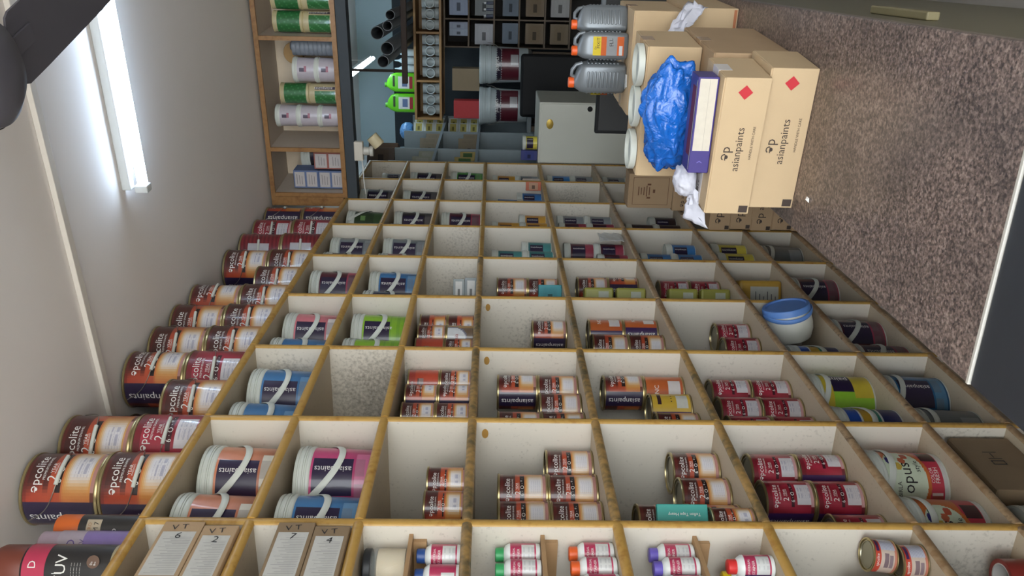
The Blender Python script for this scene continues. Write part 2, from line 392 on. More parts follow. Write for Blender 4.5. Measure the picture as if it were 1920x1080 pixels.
def can_parts(kind, r, h, nth=60, nz=30):
    key = ('can', kind, r, h)
    if key in _P: return _P[key]
    fun = {'O': lab_orange, 'R': lab_red, 'N': lab_nc, 'Y': lab_yellow, 'D': lab_door, 'G': lab_gold, 'C': lab_cream, 'S': lab_small, 'K': lab_ribred}[kind]
    e = .035*h+.002; z0, z1 = e, h-e; vs = []; fs = []; cs = []
    for j in range(nz+1):
        for i in range(nth):
            a = 2*pi*i/nth; vs.append((r*sin(a), -r*cos(a), z0+(z1-z0)*j/nz))
    mb = MB()
    mb.v = vs
    for j in range(nz):
        for i in range(nth):
            k = (i+1) % nth
            mb.f.append((j*nth+i, j*nth+k, (j+1)*nth+k, (j+1)*nth+i))
            mb.c.append(fun(360*(i+.5)/nth, 1-(j+.5)/nz))
    parts = [('body', mb.mesh('can_body', True, PRINT))]
    rb = MB().lathe([(r*.94, 0), (r+.0006, 0), (r+.0024, e*.35), (r+.0022, e*.8), (r+.0002, e)], 40).mesh('rim', True, TIN)
    rt = MB().lathe([(r+.0002, h-e), (r+.0022, h-e*.8), (r+.0024, h-e*.25), (r+.0008, h), (r*.95, h), (r*.93, h-e*.9), (r*.86, h-e*.9)], 40, cap0=False).mesh('rim', True, TIN)
    ld = MB().lathe([(r*.86, h-e*.9), (r*.85, h-e*.35), (r*.80, h-e*.30), (r*.77, h-e*.85), (.001, h-e*.85)], 36, cap0=False).mesh('lid', True, TINLID)
    parts += [('rim', rb), ('rim', rt), ('lid', ld)]
    t = MB(); H = z1-z0; zt = lambda q: z1-H*q
    if kind in 'OR':
        txt_cyl(t, 'əpcolite', r*1.15, 18, zt(.18), r); txt_cyl(t, 'PREMIUM ENAMEL', r*.8, 28, zt(.27), r)
        txt_cyl(t, '2', r*.16, 8, zt(.385), r, sy=1.0); txt_cyl(t, 'YEAR', r*.34, 26, zt(.365), r); txt_cyl(t, 'WARRANTY', r*.38, 26, zt(.41), r)
        txt_cyl(t, '6 · O · * ·', r*.9, 26, zt(.48 if kind == 'O' else .535), r)
        parts.append(('lettering', t.mesh('lettering', False, WHITE)))
        t2 = MB(); txt_cyl(t2, 'asianpaints', H*.86, -57, zt(.5), r, up=True); parts.append(('lettering', t2.mesh('lettering', False, WHITE)))
        t3 = MB()
        for q in range(5): txt_cyl(t3, '— –– — – ——', r*.6, 26, zt(.69+.045*q), r, lift=.0008)
        parts.append(('lettering', t3.mesh('lettering', False, mat('faint_ink', (130, 126, 150), .6))))
    elif kind == 'N':
        txt_cyl(t, 'NC', r*.5, 14, zt(.28), r); parts.append(('lettering', t.mesh('lettering', False, WHITE)))
        t2 = MB(); txt_cyl(t2, 'asianpaints', H*.86, -57, zt(.5), r, up=True); parts.append(('lettering', t2.mesh('lettering', False, WHITE)))
    elif kind == 'Y':
        t2 = MB(); txt_cyl(t2, 'asianpaints', H*.86, -57, zt(.5), r, up=True); parts.append(('lettering', t2.mesh('lettering', False, WHITE)))
        t3 = MB(); txt_cyl(t3, '• • •', r*.5, 17, zt(.5), r); parts.append(('lettering', t3.mesh('lettering', False, BLACKINK)))
    elif kind in 'DS':
        txt_cyl(t, 'apcolite', r*.8, -14, zt(.13 if kind == 'S' else .11), r); parts.append(('lettering', t.mesh('lettering', False, WHITE)))
    elif kind == 'G':
        txt_cyl(t, 'asia', r*.6, 0, zt(.35), r); parts.append(('lettering', t.mesh('lettering', False, mat('red_ink', (150, 40, 40), .6))))
    _P[key] = parts; return parts
def lab_ribred(th, t):
    th = (th+180) % 360-180
    if 10 < th < 40 and .2 < t < .75: return (196, 190, 196)
    return mixc((150, 34, 46), (112, 20, 34), .5+.5*sin(t*60+th*.05))
def spawn(parts, name, label, cat, loc, rz, group=None, rot=None):
    o = thing(name, label, cat, loc, radians(rz), group, rot)
    for p in parts:
        q = obj(p[0], p[1], o)
        if len(p) > 2: q['label'] = p[2]
        if len(p) > 3:
            for s in p[3]: obj(s[0], s[1], q)
    return o
# white pails with coloured sleeve, ring lid and drooping strap
PAIL = {'orange': (222, 130, 88), 'pink': (212, 66, 124), 'blue': (58, 124, 186), 'salmon': (228, 120, 132), 'lime': (142, 196, 34), 'maroon': (92, 26, 44),
        'navy': (50, 38, 74), 'silver': (132, 142, 146), 'black': (46, 40, 42), 'red': (172, 36, 46), 'forest': (44, 66, 36), 'green': (70, 160, 50),
        'azure': (34, 112, 172), 'grey': (112, 116, 118), 'limeyellow': (146, 204, 40), 'fixblue': (34, 58, 150), 'opus': (212, 48, 74)}
def pail_col(kind):
    main = PAIL[kind]
    st = {'orange': (214, 206, 188), 'salmon': (220, 210, 204)}.get(kind, mixc(main, (196, 196, 196), .28))
    def fn(th, t):
        th = (th+180) % 360-180
        if kind == 'opus':
            d = ((th+2)/62)**2+((t-.30)/.36)**2
            if t > .93: return (208, 206, 204)
            if d < 1 and t < .66:
                for (a, b, c) in ((34, .10, (60, 48, 130)), (22, .22, (206, 170, 60)), (34, .32, (200, 96, 60)), (45, .14, (40, 120, 70)), (46, .40, (200, 80, 50))):
                    if ((th-a)/8)**2+((t-b)/.06)**2 < 1: return c
                return (206, 218, 190)
            if t < .62 or d < 1.35: return (214, 106, 40)
            if .66 < t < .92 and 34 < th < 62: return (70, 34, 40)
            if .72 < t < .9 and -48 < th < -24: return (216, 200, 196) if (int(th/5) % 2) else (170, 70, 60)
            return main
        if kind == 'fixblue':
            if t < .22: return (36, 84, 190)
            if t < .27: return (214, 218, 220)
            if t < .5: return (206, 158, 36)
            if t < .62: return (40, 140, 120)
            if t < .66: return (210, 216, 214)
            return (40, 46, 110)
        if kind == 'limeyellow':
            if t < .2: return (212, 186, 40)
            if .08 < t < .62 and 6 < th < 60: return NAVY
            if t > .62 and th > -6: return (212, 186, 44)
            if t > .55 and th < -38: return (110, 176, 50)
            return main
        if kind == 'lime' and t > .62: return mixc(main, (96, 150, 40), .5 if int(t*40) % 2 else .2) if th > -20 else (90, 130, 40)
        if kind in ('forest', 'grey'):
            if .2 < t < .35 and 0 < th < 18 and kind == 'forest': return (110, 150, 80)
            if .6 < t < .95 and -20 < th < 40: return tuple(q*1.3 for q in main)
            return main
        if -24 < th < 36 and .05 < t < .69: return NAVY
        if .73 < t < .96 and -44 < th < 52:
            if int(t*60) % 2 and int(th/4) % 3 and -30 < th < 40: return mixc(st, (120, 110, 110), .35)
            return st
        if t > .7 and kind in ('maroon',): return (176, 56, 84)
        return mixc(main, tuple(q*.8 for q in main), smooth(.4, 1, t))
    return fn
def pail_parts(kind, r=.096, h=.198, handle=True):
    key = ('pail', kind, r, h)
    if key in _P: return _P[key]
    rb = r*.90; lidz = h*.80; rt = r*.965
    rad = lambda z: rb+(rt-rb)*z/h
    nth, nz = (150, 70) if kind == 'opus' else (56, 26); mb = MB(); z0, z1 = h*.02, lidz
    fn = pail_col(kind)
    for j in range(nz+1):
        z = z0+(z1-z0)*j/nz
        for i in range(nth):
            a = 2*pi*i/nth; mb.v.append((rad(z)*sin(a), -rad(z)*cos(a), z))
    for j in range(nz):
        for i in range(nth):
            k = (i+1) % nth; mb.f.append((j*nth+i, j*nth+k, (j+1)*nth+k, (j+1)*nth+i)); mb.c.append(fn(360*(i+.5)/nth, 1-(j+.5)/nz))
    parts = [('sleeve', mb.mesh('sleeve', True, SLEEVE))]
    base = MB().lathe([(rb*.9, 0), (rb, 0), (rb+.001, z0+.001), (rad(z0), z0+.001)], 36).mesh('base', True, WPLAS)
    z = lidz
    neck = MB().lathe([(rad(z)-.001, z-.001), (rad(z)+.001, z), (r*.985, z+.003), (r*.985, z+.009), (r*.95, z+.011), (r*.95, z+.014), (r*.98, z+.015), (r*.98, z+.0185)], 40, cap0=False, cap1=False)
    lid = MB().lathe([(r*.97, z+.0185), (r, z+.019), (r, z+.026), (r*.955, z+.028), (r*.955, z+.031), (r*.985, z+.032), (r*.985, h-.003), (r*.97, h), (r*.90, h), (r*.88, h-.006), (.001, h-.006)], 40, cap0=False)
    parts += [('base', base), ('neck', neck.mesh('neck', True, WPLAS)), ('lid', lid.mesh('lid', True, WPLAS))]
    if handle:
        # strap pivoting on lugs slightly left of front and at the back, drooped to the right
        hb = MB(); pts = []; tilt = radians(-22 if kind in ('opus', 'grey', 'azure', 'limeyellow') else -58); zc = h-.017; R = r*1.035; la = radians(-44 if kind != 'forest' else 0)
        flat = kind in ('opus', 'grey', 'azure', 'limeyellow')
        for i in range(27):
            ph = pi*i/26; an = la+ph; zd = zc-(.045 if flat else .098)*sin(ph); rr = max(rad(zd), r*.985 if zd > lidz+.004 else 0)+.0035
            pts.append((rr*sin(an), -rr*cos(an), zd))
        hb.tube(pts, .0085, 8, None, .0020)
        for q in (pts[0], pts[-1]):
            a = atan2(q[1], q[0]); hb.lathe([(.009, 0), (.009, .006)], 12, None, Matrix.Translation((q[0]-.004*cos(a), q[1]-.004*sin(a), q[2])) @ Matrix.Rotation(a, 4, 'Z') @ Matrix.Rotation(pi/2, 4, 'Y'))
        parts.append(('handle', hb.mesh('handle', True, WPLAS)))
    t = MB(); zt = lambda q: z1-(z1-z0)*q
    if kind == 'opus':
        txt_cyl(t, 'opus', r*.86, 2, zt(.38), r, rfun=rad); txt_cyl(t, 'style', r*.36, 22, zt(.54), r, rfun=rad); txt_cyl(t, 'BIRLA', r*.4, -18, zt(.17), r, rfun=rad)
        parts.append(('lettering', t.mesh('lettering', False, BLACKINK)))
        t2 = MB(); txt_cyl(t2, 'COLOR', r*.44, 6, zt(.75), r, rfun=rad); txt_cyl(t2, 'FRESH', r*.44, 6, zt(.83), r, rfun=rad); parts.append(('lettering', t2.mesh('lettering', False, WHITE)))
    elif kind == 'fixblue':
        txt_cyl(t, 'FIXIT', r*.7, 5, zt(.44), r, rfun=rad); parts.append(('lettering', t.mesh('lettering', False, BLACKINK)))
    elif kind == 'limeyellow':
        txt_cyl(t, 'paints', .07, 42, zt(.34), r, up=True, rfun=rad); parts.append(('lettering', t.mesh('lettering', False, WHITE)))
    elif kind not in ('forest', 'grey'):
        txt_cyl(t, 'asianpaints', (z1-z0)*.60, 20, zt(.37), r, up=True, rfun=rad); parts.append(('lettering', t.mesh('lettering', False, WHITE)))
        w = {'lime': 'ACE', 'orange': 'TRACTOR', 'maroon': 'royale', 'blue': 'APEX', 'azure': 'APEX'}.get(kind)
        if w:
            t2 = MB(); txt_cyl(t2, w, .036, -40, zt(.25), r, up=True, rfun=rad); parts.append(('lettering', t2.mesh('lettering', False, mat('dim_ink', (70, 40, 44), .6))))
    _P[key] = parts; return parts
TUB = {'teal': (52, 120, 124), 'maroon': (86, 26, 44), 'blue': (44, 112, 180), 'yellow': (206, 190, 60), 'orange': (206, 140, 44), 'grey': (126, 132, 136), 'black': (58, 40, 38), 'lilac': (196, 186, 196)}
def tub_parts(kind, r=.058, h=.138):
    key = ('tub', kind, r, h)
    if key in _P: return _P[key]
    main = TUB[kind]; acc = {'maroon': (176, 60, 84), 'teal': (70, 150, 150), 'orange': (220, 160, 50)}.get(kind, tuple(min(255, q*1.15) for q in main))
    nth, nz = 40, 14; mb = MB(); z0, z1 = h*.02, h*.78; rb, rt = r*.9, r*.95; rad = lambda z: rb+(rt-rb)*z/h
    for j in range(nz+1):
        z = z0+(z1-z0)*j/nz
        for i in range(nth):
            a = 2*pi*i/nth; mb.v.append((rad(z)*sin(a), -rad(z)*cos(a), z))
    for j in range(nz):
        for i in range(nth):
            k = (i+1) % nth; th = (360*(i+.5)/nth+180) % 360-180; t = 1-(j+.5)/nz
            c = main
            if kind == 'lilac':
                c = (64, 40, 70) if (.15 < t < .4 and -10 < th < 12) else ((170, 90, 110) if (.4 <= t < .6 and -10 < th < 14) else main)
            elif -60 < th < 40 and .05 < t < .64: c = NAVY
            elif t > .66: c = acc
            mb.f.append((j*nth+i, j*nth+k, (j+1)*nth+k, (j+1)*nth+i)); mb.c.append(c)
    parts = [('sleeve', mb.mesh('sleeve', True, SLEEVE)),
             ('base', MB().lathe([(rb*.9, 0), (rb, 0), (rb, z0+.001)], 30).mesh('base', True, WPLAS)),
             ('lid', MB().lathe([(rad(z1)-.001, z1-.001), (r*.96, z1+.002), (r*.96, h*.84), (r, h*.85), (r, h*.97), (r*.97, h), (r*.88, h), (r*.86, h-.004), (.001, h-.004)], 32, cap0=False).mesh('lid', True, WPLAS))]
    if kind not in ('lilac',):
        t = MB(); txt_cyl(t, 'asianpaints', (z1-z0)*.5, 20, z1-(z1-z0)*.35, r, up=True, rfun=rad); parts.append(('lettering', t.mesh('lettering', False, WHITE)))
    _P[key] = parts; return parts
# ------------------------------------------------------------------ stock on the shelves
ORD = ['top', 'second', 'third', 'fourth', 'fifth', 'sixth', 'seventh', 'bottom']
BAY = {-1: 'nearest', 0: 'second', 1: 'third', 2: 'fourth', 3: 'fifth', 4: 'sixth', 5: 'seventh', 6: 'eighth', 7: 'ninth'}
CELLS = [
('B:orange', 0, 0, -1.275, 1.844, 2.08, 34.7, 'rear'),
('B:orange', 0, 0, -1.275, 1.654, 2.08, 37.6, 'front'),
('B:pink', 1, 0, -1.275, 1.827, 1.842, 39.9, 'rear'),
('B:blue', 1, 0, -1.275, 1.618, 1.842, 43.2, 'front'),
('O5', 2, 0, -1.245, 1.789, 1.605, 24.8, 'rear'),
('O5', 2, 0, -1.245, 1.687, 1.605, 26.4, 'front'),
('O', 3, 0, -1.262, 1.879, 1.272, 33.9, 'rear'),
('O', 3, 0, -1.262, 1.769, 1.272, 35.5, 'lower middle'),
('O', 3, 0, -1.262, 1.769, 1.399, 35.5, 'upper middle'),
('O', 3, 0, -1.262, 1.661, 1.272, 37.2, 'lower front'),
('O', 3, 0, -1.262, 1.661, 1.399, 37.2, 'upper front'),
('O', 4, 0, -1.262, 1.873, 0.938, 34.0, 'rear'),
('O', 4, 0, -1.262, 1.757, 0.938, 35.7, 'middle'),
('O', 4, 0, -1.262, 1.65, 0.938, 37.4, 'lower front'),
('O', 4, 0, -1.262, 1.65, 1.065, 37.4, 'upper front'),
('R', 5, 0, -1.262, 1.871, 0.603, 64.0, 'lower rear'),
('R', 5, 0, -1.262, 1.871, 0.73, 34.0, 'upper rear'),
('R', 5, 0, -1.262, 1.748, 0.603, 35.8, 'lower middle'),
('R', 5, 0, -1.262, 1.748, 0.73, 35.8, 'upper middle'),
('R', 5, 0, -1.262, 1.609, 0.603, 38.1, 'front'),
('B:blue', 0, 1, -1.275, 2.261, 2.08, 29.4, 'rear'),
('B:blue', 0, 1, -1.275, 2.058, 2.08, 31.8, 'front'),
('O5', 2, 1, -1.245, 2.345, 1.605, 28.0, 'lower rear'),
('D5', 2, 1, -1.245, 2.345, 1.706, 28.0, 'upper rear'),
('O5', 2, 1, -1.245, 2.234, 1.605, 54.1, 'lower middle'),
('O5', 2, 1, -1.245, 2.234, 1.706, 54.1, 'upper middle'),
('O5', 2, 1, -1.245, 2.122, 1.605, 30.4, 'lower front'),
('O5', 2, 1, -1.245, 2.122, 1.706, 30.4, 'upper front'),
('O', 3, 1, -1.262, 2.313, 1.272, 28.6, 'lower rear'),
('O', 3, 1, -1.262, 2.313, 1.399, 58.6, 'upper rear'),
('O', 3, 1, -1.262, 2.197, 1.272, 29.9, 'middle'),
('O', 3, 1, -1.262, 2.091, 1.272, 31.1, 'lower front'),
('O', 3, 1, -1.262, 2.091, 1.399, 31.1, 'upper front'),
('N', 4, 1, -1.262, 2.314, 0.938, 28.6, 'rear orange'),
('O', 4, 1, -1.262, 2.316, 1.065, 63.6, 'rear upper'),
('Y', 4, 1, -1.262, 2.201, 0.938, 59.8, 'yellow'),
('O', 4, 1, -1.262, 2.105, 0.938, 30.9, 'front'),
('R', 5, 1, -1.262, 2.3, 0.603, 48.8, 'lower rear'),
('R', 5, 1, -1.262, 2.3, 0.73, 48.8, 'upper rear'),
('R', 5, 1, -1.262, 2.195, 0.603, 29.9, 'lower middle'),
('R', 5, 1, -1.262, 2.195, 0.73, 29.9, 'upper middle'),
('R', 5, 1, -1.262, 2.076, 0.603, 31.3, 'lower front'),
('R', 5, 1, -1.262, 2.076, 0.73, 31.3, 'upper front'),
('B:salmon', 0, 2, -1.275, 2.709, 2.08, 30.2, 'rear'),
('B:blue', 0, 2, -1.275, 2.496, 2.08, 32.1, 'front'),
('B:lime', 1, 2, -1.275, 2.757, 1.842, 34.8, 'rear'),
('B:lime', 1, 2, -1.275, 2.511, 1.842, 36.9, 'front'),
('O5', 2, 2, -1.245, 2.785, 1.605, -5.9, 'lower rear'),
('O5', 2, 2, -1.245, 2.785, 1.706, -5.9, 'upper rear'),
('G5', 2, 2, -1.245, 2.698, 1.605, 24.8, 'lower middle'),
('O5', 2, 2, -1.245, 2.698, 1.706, 24.8, 'upper middle'),
('O5', 2, 2, -1.245, 2.571, 1.605, 25.8, 'lower front'),
('D5', 2, 2, -1.245, 2.571, 1.706, 25.8, 'upper front'),
('O', 3, 2, -1.262, 2.746, 1.272, 44.7, 'only'),
('N', 4, 2, -1.262, 2.771, 0.938, 84.5, 'lower rear'),
('N', 4, 2, -1.262, 2.771, 1.065, 69.5, 'upper rear'),
('O', 4, 2, -1.262, 2.634, 0.938, 15.6, 'lower front'),
('O', 4, 2, -1.262, 2.634, 1.065, 15.6, 'upper front'),
('R', 5, 2, -1.262, 2.743, 0.603, 34.7, 'rear'),
('R', 5, 2, -1.262, 2.622, 0.603, 25.7, 'front'),
('B:maroon', 0, 3, -1.275, 3.172, 2.08, 31.9, 'only'),
('B:blue', 1, 3, -1.275, 3.144, 1.842, 32.1, 'rear'),
('B:navy', 1, 3, -1.275, 2.937, 1.842, 33.5, 'front'),
('O', 3, 3, -1.262, 3.185, 1.272, 21.6, 'lower rear'),
('O', 3, 3, -1.262, 3.185, 1.399, 21.6, 'upper rear'),
('O', 4, 3, -1.262, 3.206, 0.938, 81.5, 'lower rear'),
('O', 4, 3, -1.262, 3.206, 1.065, 21.5, 'upper rear'),
('R', 5, 3, -1.262, 3.181, 0.603, 21.6, 'lower rear'),
('R', 5, 3, -1.262, 3.181, 0.73, 21.6, 'upper rear'),
('B:silver', 0, 4, -1.275, 3.615, 2.08, 34.4, 'rear'),
('B:black', 0, 4, -1.275, 3.41, 2.08, 35.5, 'front'),
('B:silver', 1, 4, -1.275, 3.612, 1.842, 34.4, 'rear'),
('B:red', 1, 4, -1.275, 3.466, 1.842, 35.2, 'front'),
('B:forest', 0, 5, -1.275, 4.042, 2.08, 47.5, 'only'),
('B:black', 1, 5, -1.275, 4.105, 1.842, 32.3, 'rear'),
('B:red', 1, 5, -1.275, 3.959, 1.842, 47.9, 'front'),
('B:maroon', 2, 5, -1.275, 4.041, 1.605, 32.5, 'only'),
('B:black', 0, 6, -1.275, 4.527, 2.08, 35.7, 'only'),
('B:black', 1, 6, -1.275, 4.462, 1.842, 35.9, 'only'),
('B:black', 1, 7, -1.275, 4.894, 1.842, 34.6, 'only'),
('B:green', 2, 7, -1.275, 4.926, 1.605, 34.5, 'only'),
('B:opus', 6, 0, -1.27, 1.848, 0.365, 48.5, 'rear'),
('B:opus', 6, 0, -1.27, 1.624, 0.365, 34.0, 'front'),
('B:limeyellow', 6, 1, -1.27, 2.34, 0.365, 48.5, 'rear'),
('B:fixblue', 6, 1, -1.27, 2.098, 0.365, 31.2, 'front'),
('B:azure', 7, 1, -1.27, 2.246, 0.133, 49.5, 'rear'),
('B:grey', 7, 1, -1.27, 2.04, 0.133, 41.9, 'front'),
('B:maroon', 7, 2, -1.27, 2.775, 0.133, 54.6, 'rear'),
('B:maroon', 7, 2, -1.27, 2.499, 0.133, 56.9, 'front'),
('B:maroon', 7, 3, -1.27, 3.147, 0.133, 42.0, 'only'),
('B:grey', 7, 4, -1.27, 3.566, 0.133, 39.6, 'only'),
('T:teal', 3, 4, -1.255, 3.664, 1.272, 33.9, 'rear'),
('T:teal', 3, 4, -1.255, 3.536, 1.272, 34.5, 'lower front'),
('T:teal', 3, 4, -1.255, 3.536, 1.411, 34.5, 'upper front'),
('T:maroon', 4, 4, -1.255, 3.63, 0.938, 34.1, 'lower rear'),
('T:maroon', 4, 4, -1.255, 3.63, 1.077, 34.1, 'upper rear'),
('T:maroon', 4, 4, -1.255, 3.481, 0.938, 34.8, 'front'),
('T:blue', 5, 4, -1.255, 3.674, 0.603, 33.9, 'rear'),
('T:blue', 5, 4, -1.255, 3.501, 0.603, 34.7, 'lower front'),
('T:blue', 5, 4, -1.255, 3.501, 0.742, 34.7, 'upper front'),
('T:yellow', 6, 4, -1.255, 3.796, 0.365, 33.3, 'rear'),
('T:yellow', 6, 4, -1.255, 3.553, 0.365, 34.5, 'front'),
('T:orange', 3, 5, -1.255, 4.119, 1.272, 31.9, 'rear'),
('T:orange', 3, 5, -1.255, 3.952, 1.272, 32.6, 'lower front'),
('T:orange', 3, 5, -1.255, 3.952, 1.411, 32.6, 'upper front'),
('T:grey', 4, 5, -1.255, 4.106, 0.938, 32.0, 'lower rear'),
('T:grey', 4, 5, -1.255, 4.106, 1.077, 32.0, 'upper rear'),
('T:maroon', 4, 5, -1.255, 3.972, 0.938, 32.5, 'lower front'),
('T:maroon', 4, 5, -1.255, 3.972, 1.077, 32.5, 'upper front'),
('T:black', 5, 5, -1.255, 4.119, 0.603, 31.9, 'rear'),
('T:black', 5, 5, -1.255, 3.989, 0.603, 32.5, 'lower front'),
('T:black', 5, 5, -1.255, 3.989, 0.742, 32.5, 'upper front'),
('T:blue', 3, 6, -1.255, 4.541, 1.272, 30.4, 'rear'),
('T:blue', 3, 6, -1.255, 4.387, 1.272, 31.0, 'lower front'),
('T:blue', 3, 6, -1.255, 4.387, 1.411, 31.0, 'upper front'),
('T:orange', 3, 7, -1.255, 4.928, 1.411, 29.3, 'x'),
('T:grey', 3, 7, -1.255, 4.922, 1.272, 29.3, 'rear'),
('T:blue', 4, 7, -1.255, 4.95, 1.077, 29.2, 'x'),
('T:grey', 4, 7, -1.255, 4.932, 0.938, 29.3, 'rear'),
('T:grey', 5, 7, -1.255, 4.936, 0.603, 29.3, 'lower rear'),
('T:grey', 5, 7, -1.255, 4.936, 0.742, 29.3, 'upper rear'),

]
PN = {'O': 'orange and brown enamel paint can', 'R': 'crimson enamel paint can', 'N': 'orange thinner can', 'Y': 'yellow primer can'}
PN5 = {'O5': 'small orange and brown enamel can', 'D5': 'small red orange can', 'G5': 'small gold can with white oval'}
COLN = {'opus': 'red and orange pail with pale oval', 'fixblue': 'blue and yellow pail', 'limeyellow': 'lime and yellow pail'}
from collections import defaultdict
geo = defaultdict(list)
for e in CELLS:
    geo[(e[1], e[2])].append(e)
for (r, c), lst in geo.items():
    # keep neighbours from touching: push forward along Y
    rows = sorted(set((e[4], e[0][:2]) for e in lst), reverse=True); newy = {}; last = COLY(c+1)-TH/2-.003; 
    py = None
    for y, k in rows:
        rr = .104 if k == 'B:' else .0630 if k == 'T:' else .0455 if k[1:] == '5' else .0562
        key = None
        if py is not None and abs(py-y) < .03: newy[(y, k)] = y2; continue
        y2 = min(y, last-rr)
        if py is None and sum(1 for q in rows if q[1] == 'B:') == 2: y2 = last-rr
        py = y
        y2 = max(y2, COLY(c)+TH/2+.002+rr)
        newy[(y, k)] = y2; last = y2-rr-.001
    for e in lst:
        kind, _, _, X, Y, Z, rz, lab = e; Y = newy[(Y, kind[:2])]
        if kind.startswith('B:'):
            kn = kind[2:]; base = COLN.get(kn, f'{kn} labelled white-lidded pail'); parts = pail_parts(kn, h=.198); nm = 'paint_pail'; cat = 'paint pail'
        elif kind.startswith('T:'):
            kn = kind[2:]; base = f'small {kn} paint tub'; parts = tub_parts(kn) if kn != 'yellow' else tub_parts(kn, .062, .165); nm = 'paint_tub'; cat = 'paint tub'
        elif kind in PN5:
            base = PN5[kind]; parts = can_parts(kind[0], .043, .101, 48, 24); nm = 'paint_can'; cat = 'paint can'
        else:
            base = PN[kind]; parts = can_parts(kind, .0535, .127); nm = 'paint_can'; cat = 'paint can'
        pos = '' if lab in ('only', 'x') else lab+' one, '
        L_ = f'{base}, {pos}{ORD[r]} row, {BAY[c]} bay from the front' if pos else f'{base}, {ORD[r]} row, {BAY[c]} bay from the front'
        spawn(parts, nm, L_, cat, (X, Y, Z), rz, f'stock in the {ORD[r]} row, {BAY[c]} bay')
# ------------------------------------------------------------------ big cans on top of the shelving
def big_parts(kind, grip=True):
    key = ('big', kind, grip)
    if key in _P: return _P[key]
    r, h = .088, .187
    parts = [q for q in can_parts(kind, r, h, 72, 40)]
    if grip:
        hb = MB(); zc = h-.012; R = r+.004; tilt = radians(-58); pts = []
        for i in range(25):
            a = pi*i/24; x = -R*cos(a); y = -R*sin(a)*cos(tilt); z = R*sin(a)*sin(tilt)
            q = Vector((x, y, 0)); need = r+.0035
            if q.length < need and q.length > 1e-4: q *= need/q.length
            la = radians(24); pts.append((q.x*cos(la)-q.y*sin(la), q.x*sin(la)+q.y*cos(la), zc+z))
        hb.tube(pts, .0012, 6); g = MB(); g.tube(pts[10:15], .0052, 10)
        parts = parts+[('wire_handle', hb.mesh('wire_handle', True, WIRE), 'thin wire handle', [('grip', g.mesh('grip', True, WPLAS))])]
    _P[key] = parts; return parts
TOPZ = ROWZ[0]+TH/2+.001
TOP = [  # Y, list of (kind, rotation) from the bottom up
    (1.783, [('O', 38), ('O', 44)]), (1.972, [('R', 40), ('O', 22)]), (2.178, [('O', 28)]), (2.375, [('R', 24), ('O', 50)]), (2.572, [('O', 26), ('O', 20)]),
    (2.767, [('O', 26), ('O', 16)]), (2.968, [('O', 26), ('O', 52)]), (3.170, [('O', 26)]), (3.385, [('O', 22), ('O', 30)]), (3.615, [('K', 10), ('K', 10)]),
    (3.840, [('R', 24), ('R', 24)]), (4.055, [('O', 96), ('O', 100)])]
tn = ['first', 'second', 'third', 'fourth', 'fifth', 'sixth', 'seventh', 'eighth', 'ninth', 'tenth', 'eleventh', 'farthest']
for i, (y, st) in enumerate(TOP):
    for k, (kind, rz) in enumerate(st):
        nm = {'O': 'large orange and brown', 'R': 'large crimson', 'K': 'large ribbed red'}[kind]
        wh = '' if len(st) == 1 else ('lower ' if k == 0 else 'upper ')
        spawn(big_parts(kind), 'paint_can', f'{nm} paint can, {wh}one of {tn[i]} pile on the shelf top', 'paint can', (-1.258-.006*(k == 1), y, TOPZ+k*.1885), rz, 'large paint cans on top of the shelving')
# rear row, seen through the gap at the third pile
for k in range(2):
    spawn(big_parts('O', False), 'paint_can', f'large dark banded can behind the third pile, {"lower" if k == 0 else "upper"} one', 'paint can', (-1.45, 2.30, TOPZ+k*.1885), 78, 'large paint cans behind the front row')
spawn(big_parts('O', False), 'paint_can', 'large orange can behind the three bottles on the shelf top', 'paint can', (-1.44, 1.60, TOPZ), 40, 'large paint cans behind the front row')
spawn(big_parts('O', False), 'paint_can', 'large orange can half hidden behind the eighth pile', 'paint can', (-1.45, 3.30, TOPZ+.1885), 30, 'large paint cans behind the front row')
spawn(big_parts('O', False), 'paint_can', 'large orange can under the half hidden one behind the eighth pile', 'paint can', (-1.45, 3.30, TOPZ), 30, 'large paint cans behind the front row')
# spray cans / bottles at the near end of the top
def lathe_col(prof, bands, n=36):
    mb = MB()
    for j in range(len(prof)-1):
        mb.lathe([prof[j], prof[j+1]], n, bands[j], None, j == 0, j == len(prof)-2)
    return mb
def acro():
    r = .033; p = [('body', lathe_col([(r, 0), (r, .012), (r, .135), (r, .15)], [(40, 36, 34), (38, 36, 36), (36, 34, 34)]).mesh('body', True, PRINT)),
        ('panel', lathe_band(r+.0006, .100, .132, -50, 40, (196, 178, 150)).mesh('panel', True, PRINT)),
        ('cap', MB().lathe([(r*.98, .15), (r*1.0, .152), (r*1.0, .196), (r*.9, .205), (.001, .206)], 32).mesh('cap', True, mat('orange_cap', (214, 104, 40), .4)))]
    t = MB(); txt_cyl(t, 'AM 7', .034, 0, .110, r+.001); p.append(('lettering', t.mesh('lettering', False, BLACKINK)))
    t = MB(); txt_cyl(t, 'ACRO', .03, 0, .124, r+.001); p.append(('lettering', t.mesh('lettering', False, mat('tan_ink', (170, 120, 80), .6))))
    t = MB(); txt_cyl(t, 'to', .016, -10, .07, r); parts = p+[('lettering', t.mesh('lettering', False, WHITE))]
    return parts
def lathe_band(r, z0, z1, t0, t1, col, n=18):
    mb = MB(); vs = []
    for z in (z0, z1):
        for i in range(n+1):
            a = radians(t0+(t1-t0)*i/n); vs.append((r*sin(a), -r*cos(a), z))
    return mb.add(vs, [(i, i+1, n+2+i, n+1+i) for i in range(n)], col)
spawn(acro(), 'spray_can', 'black spray can with orange cap beside the first pile of cans', 'spray can', (-1.215, 1.560, TOPZ), 38)
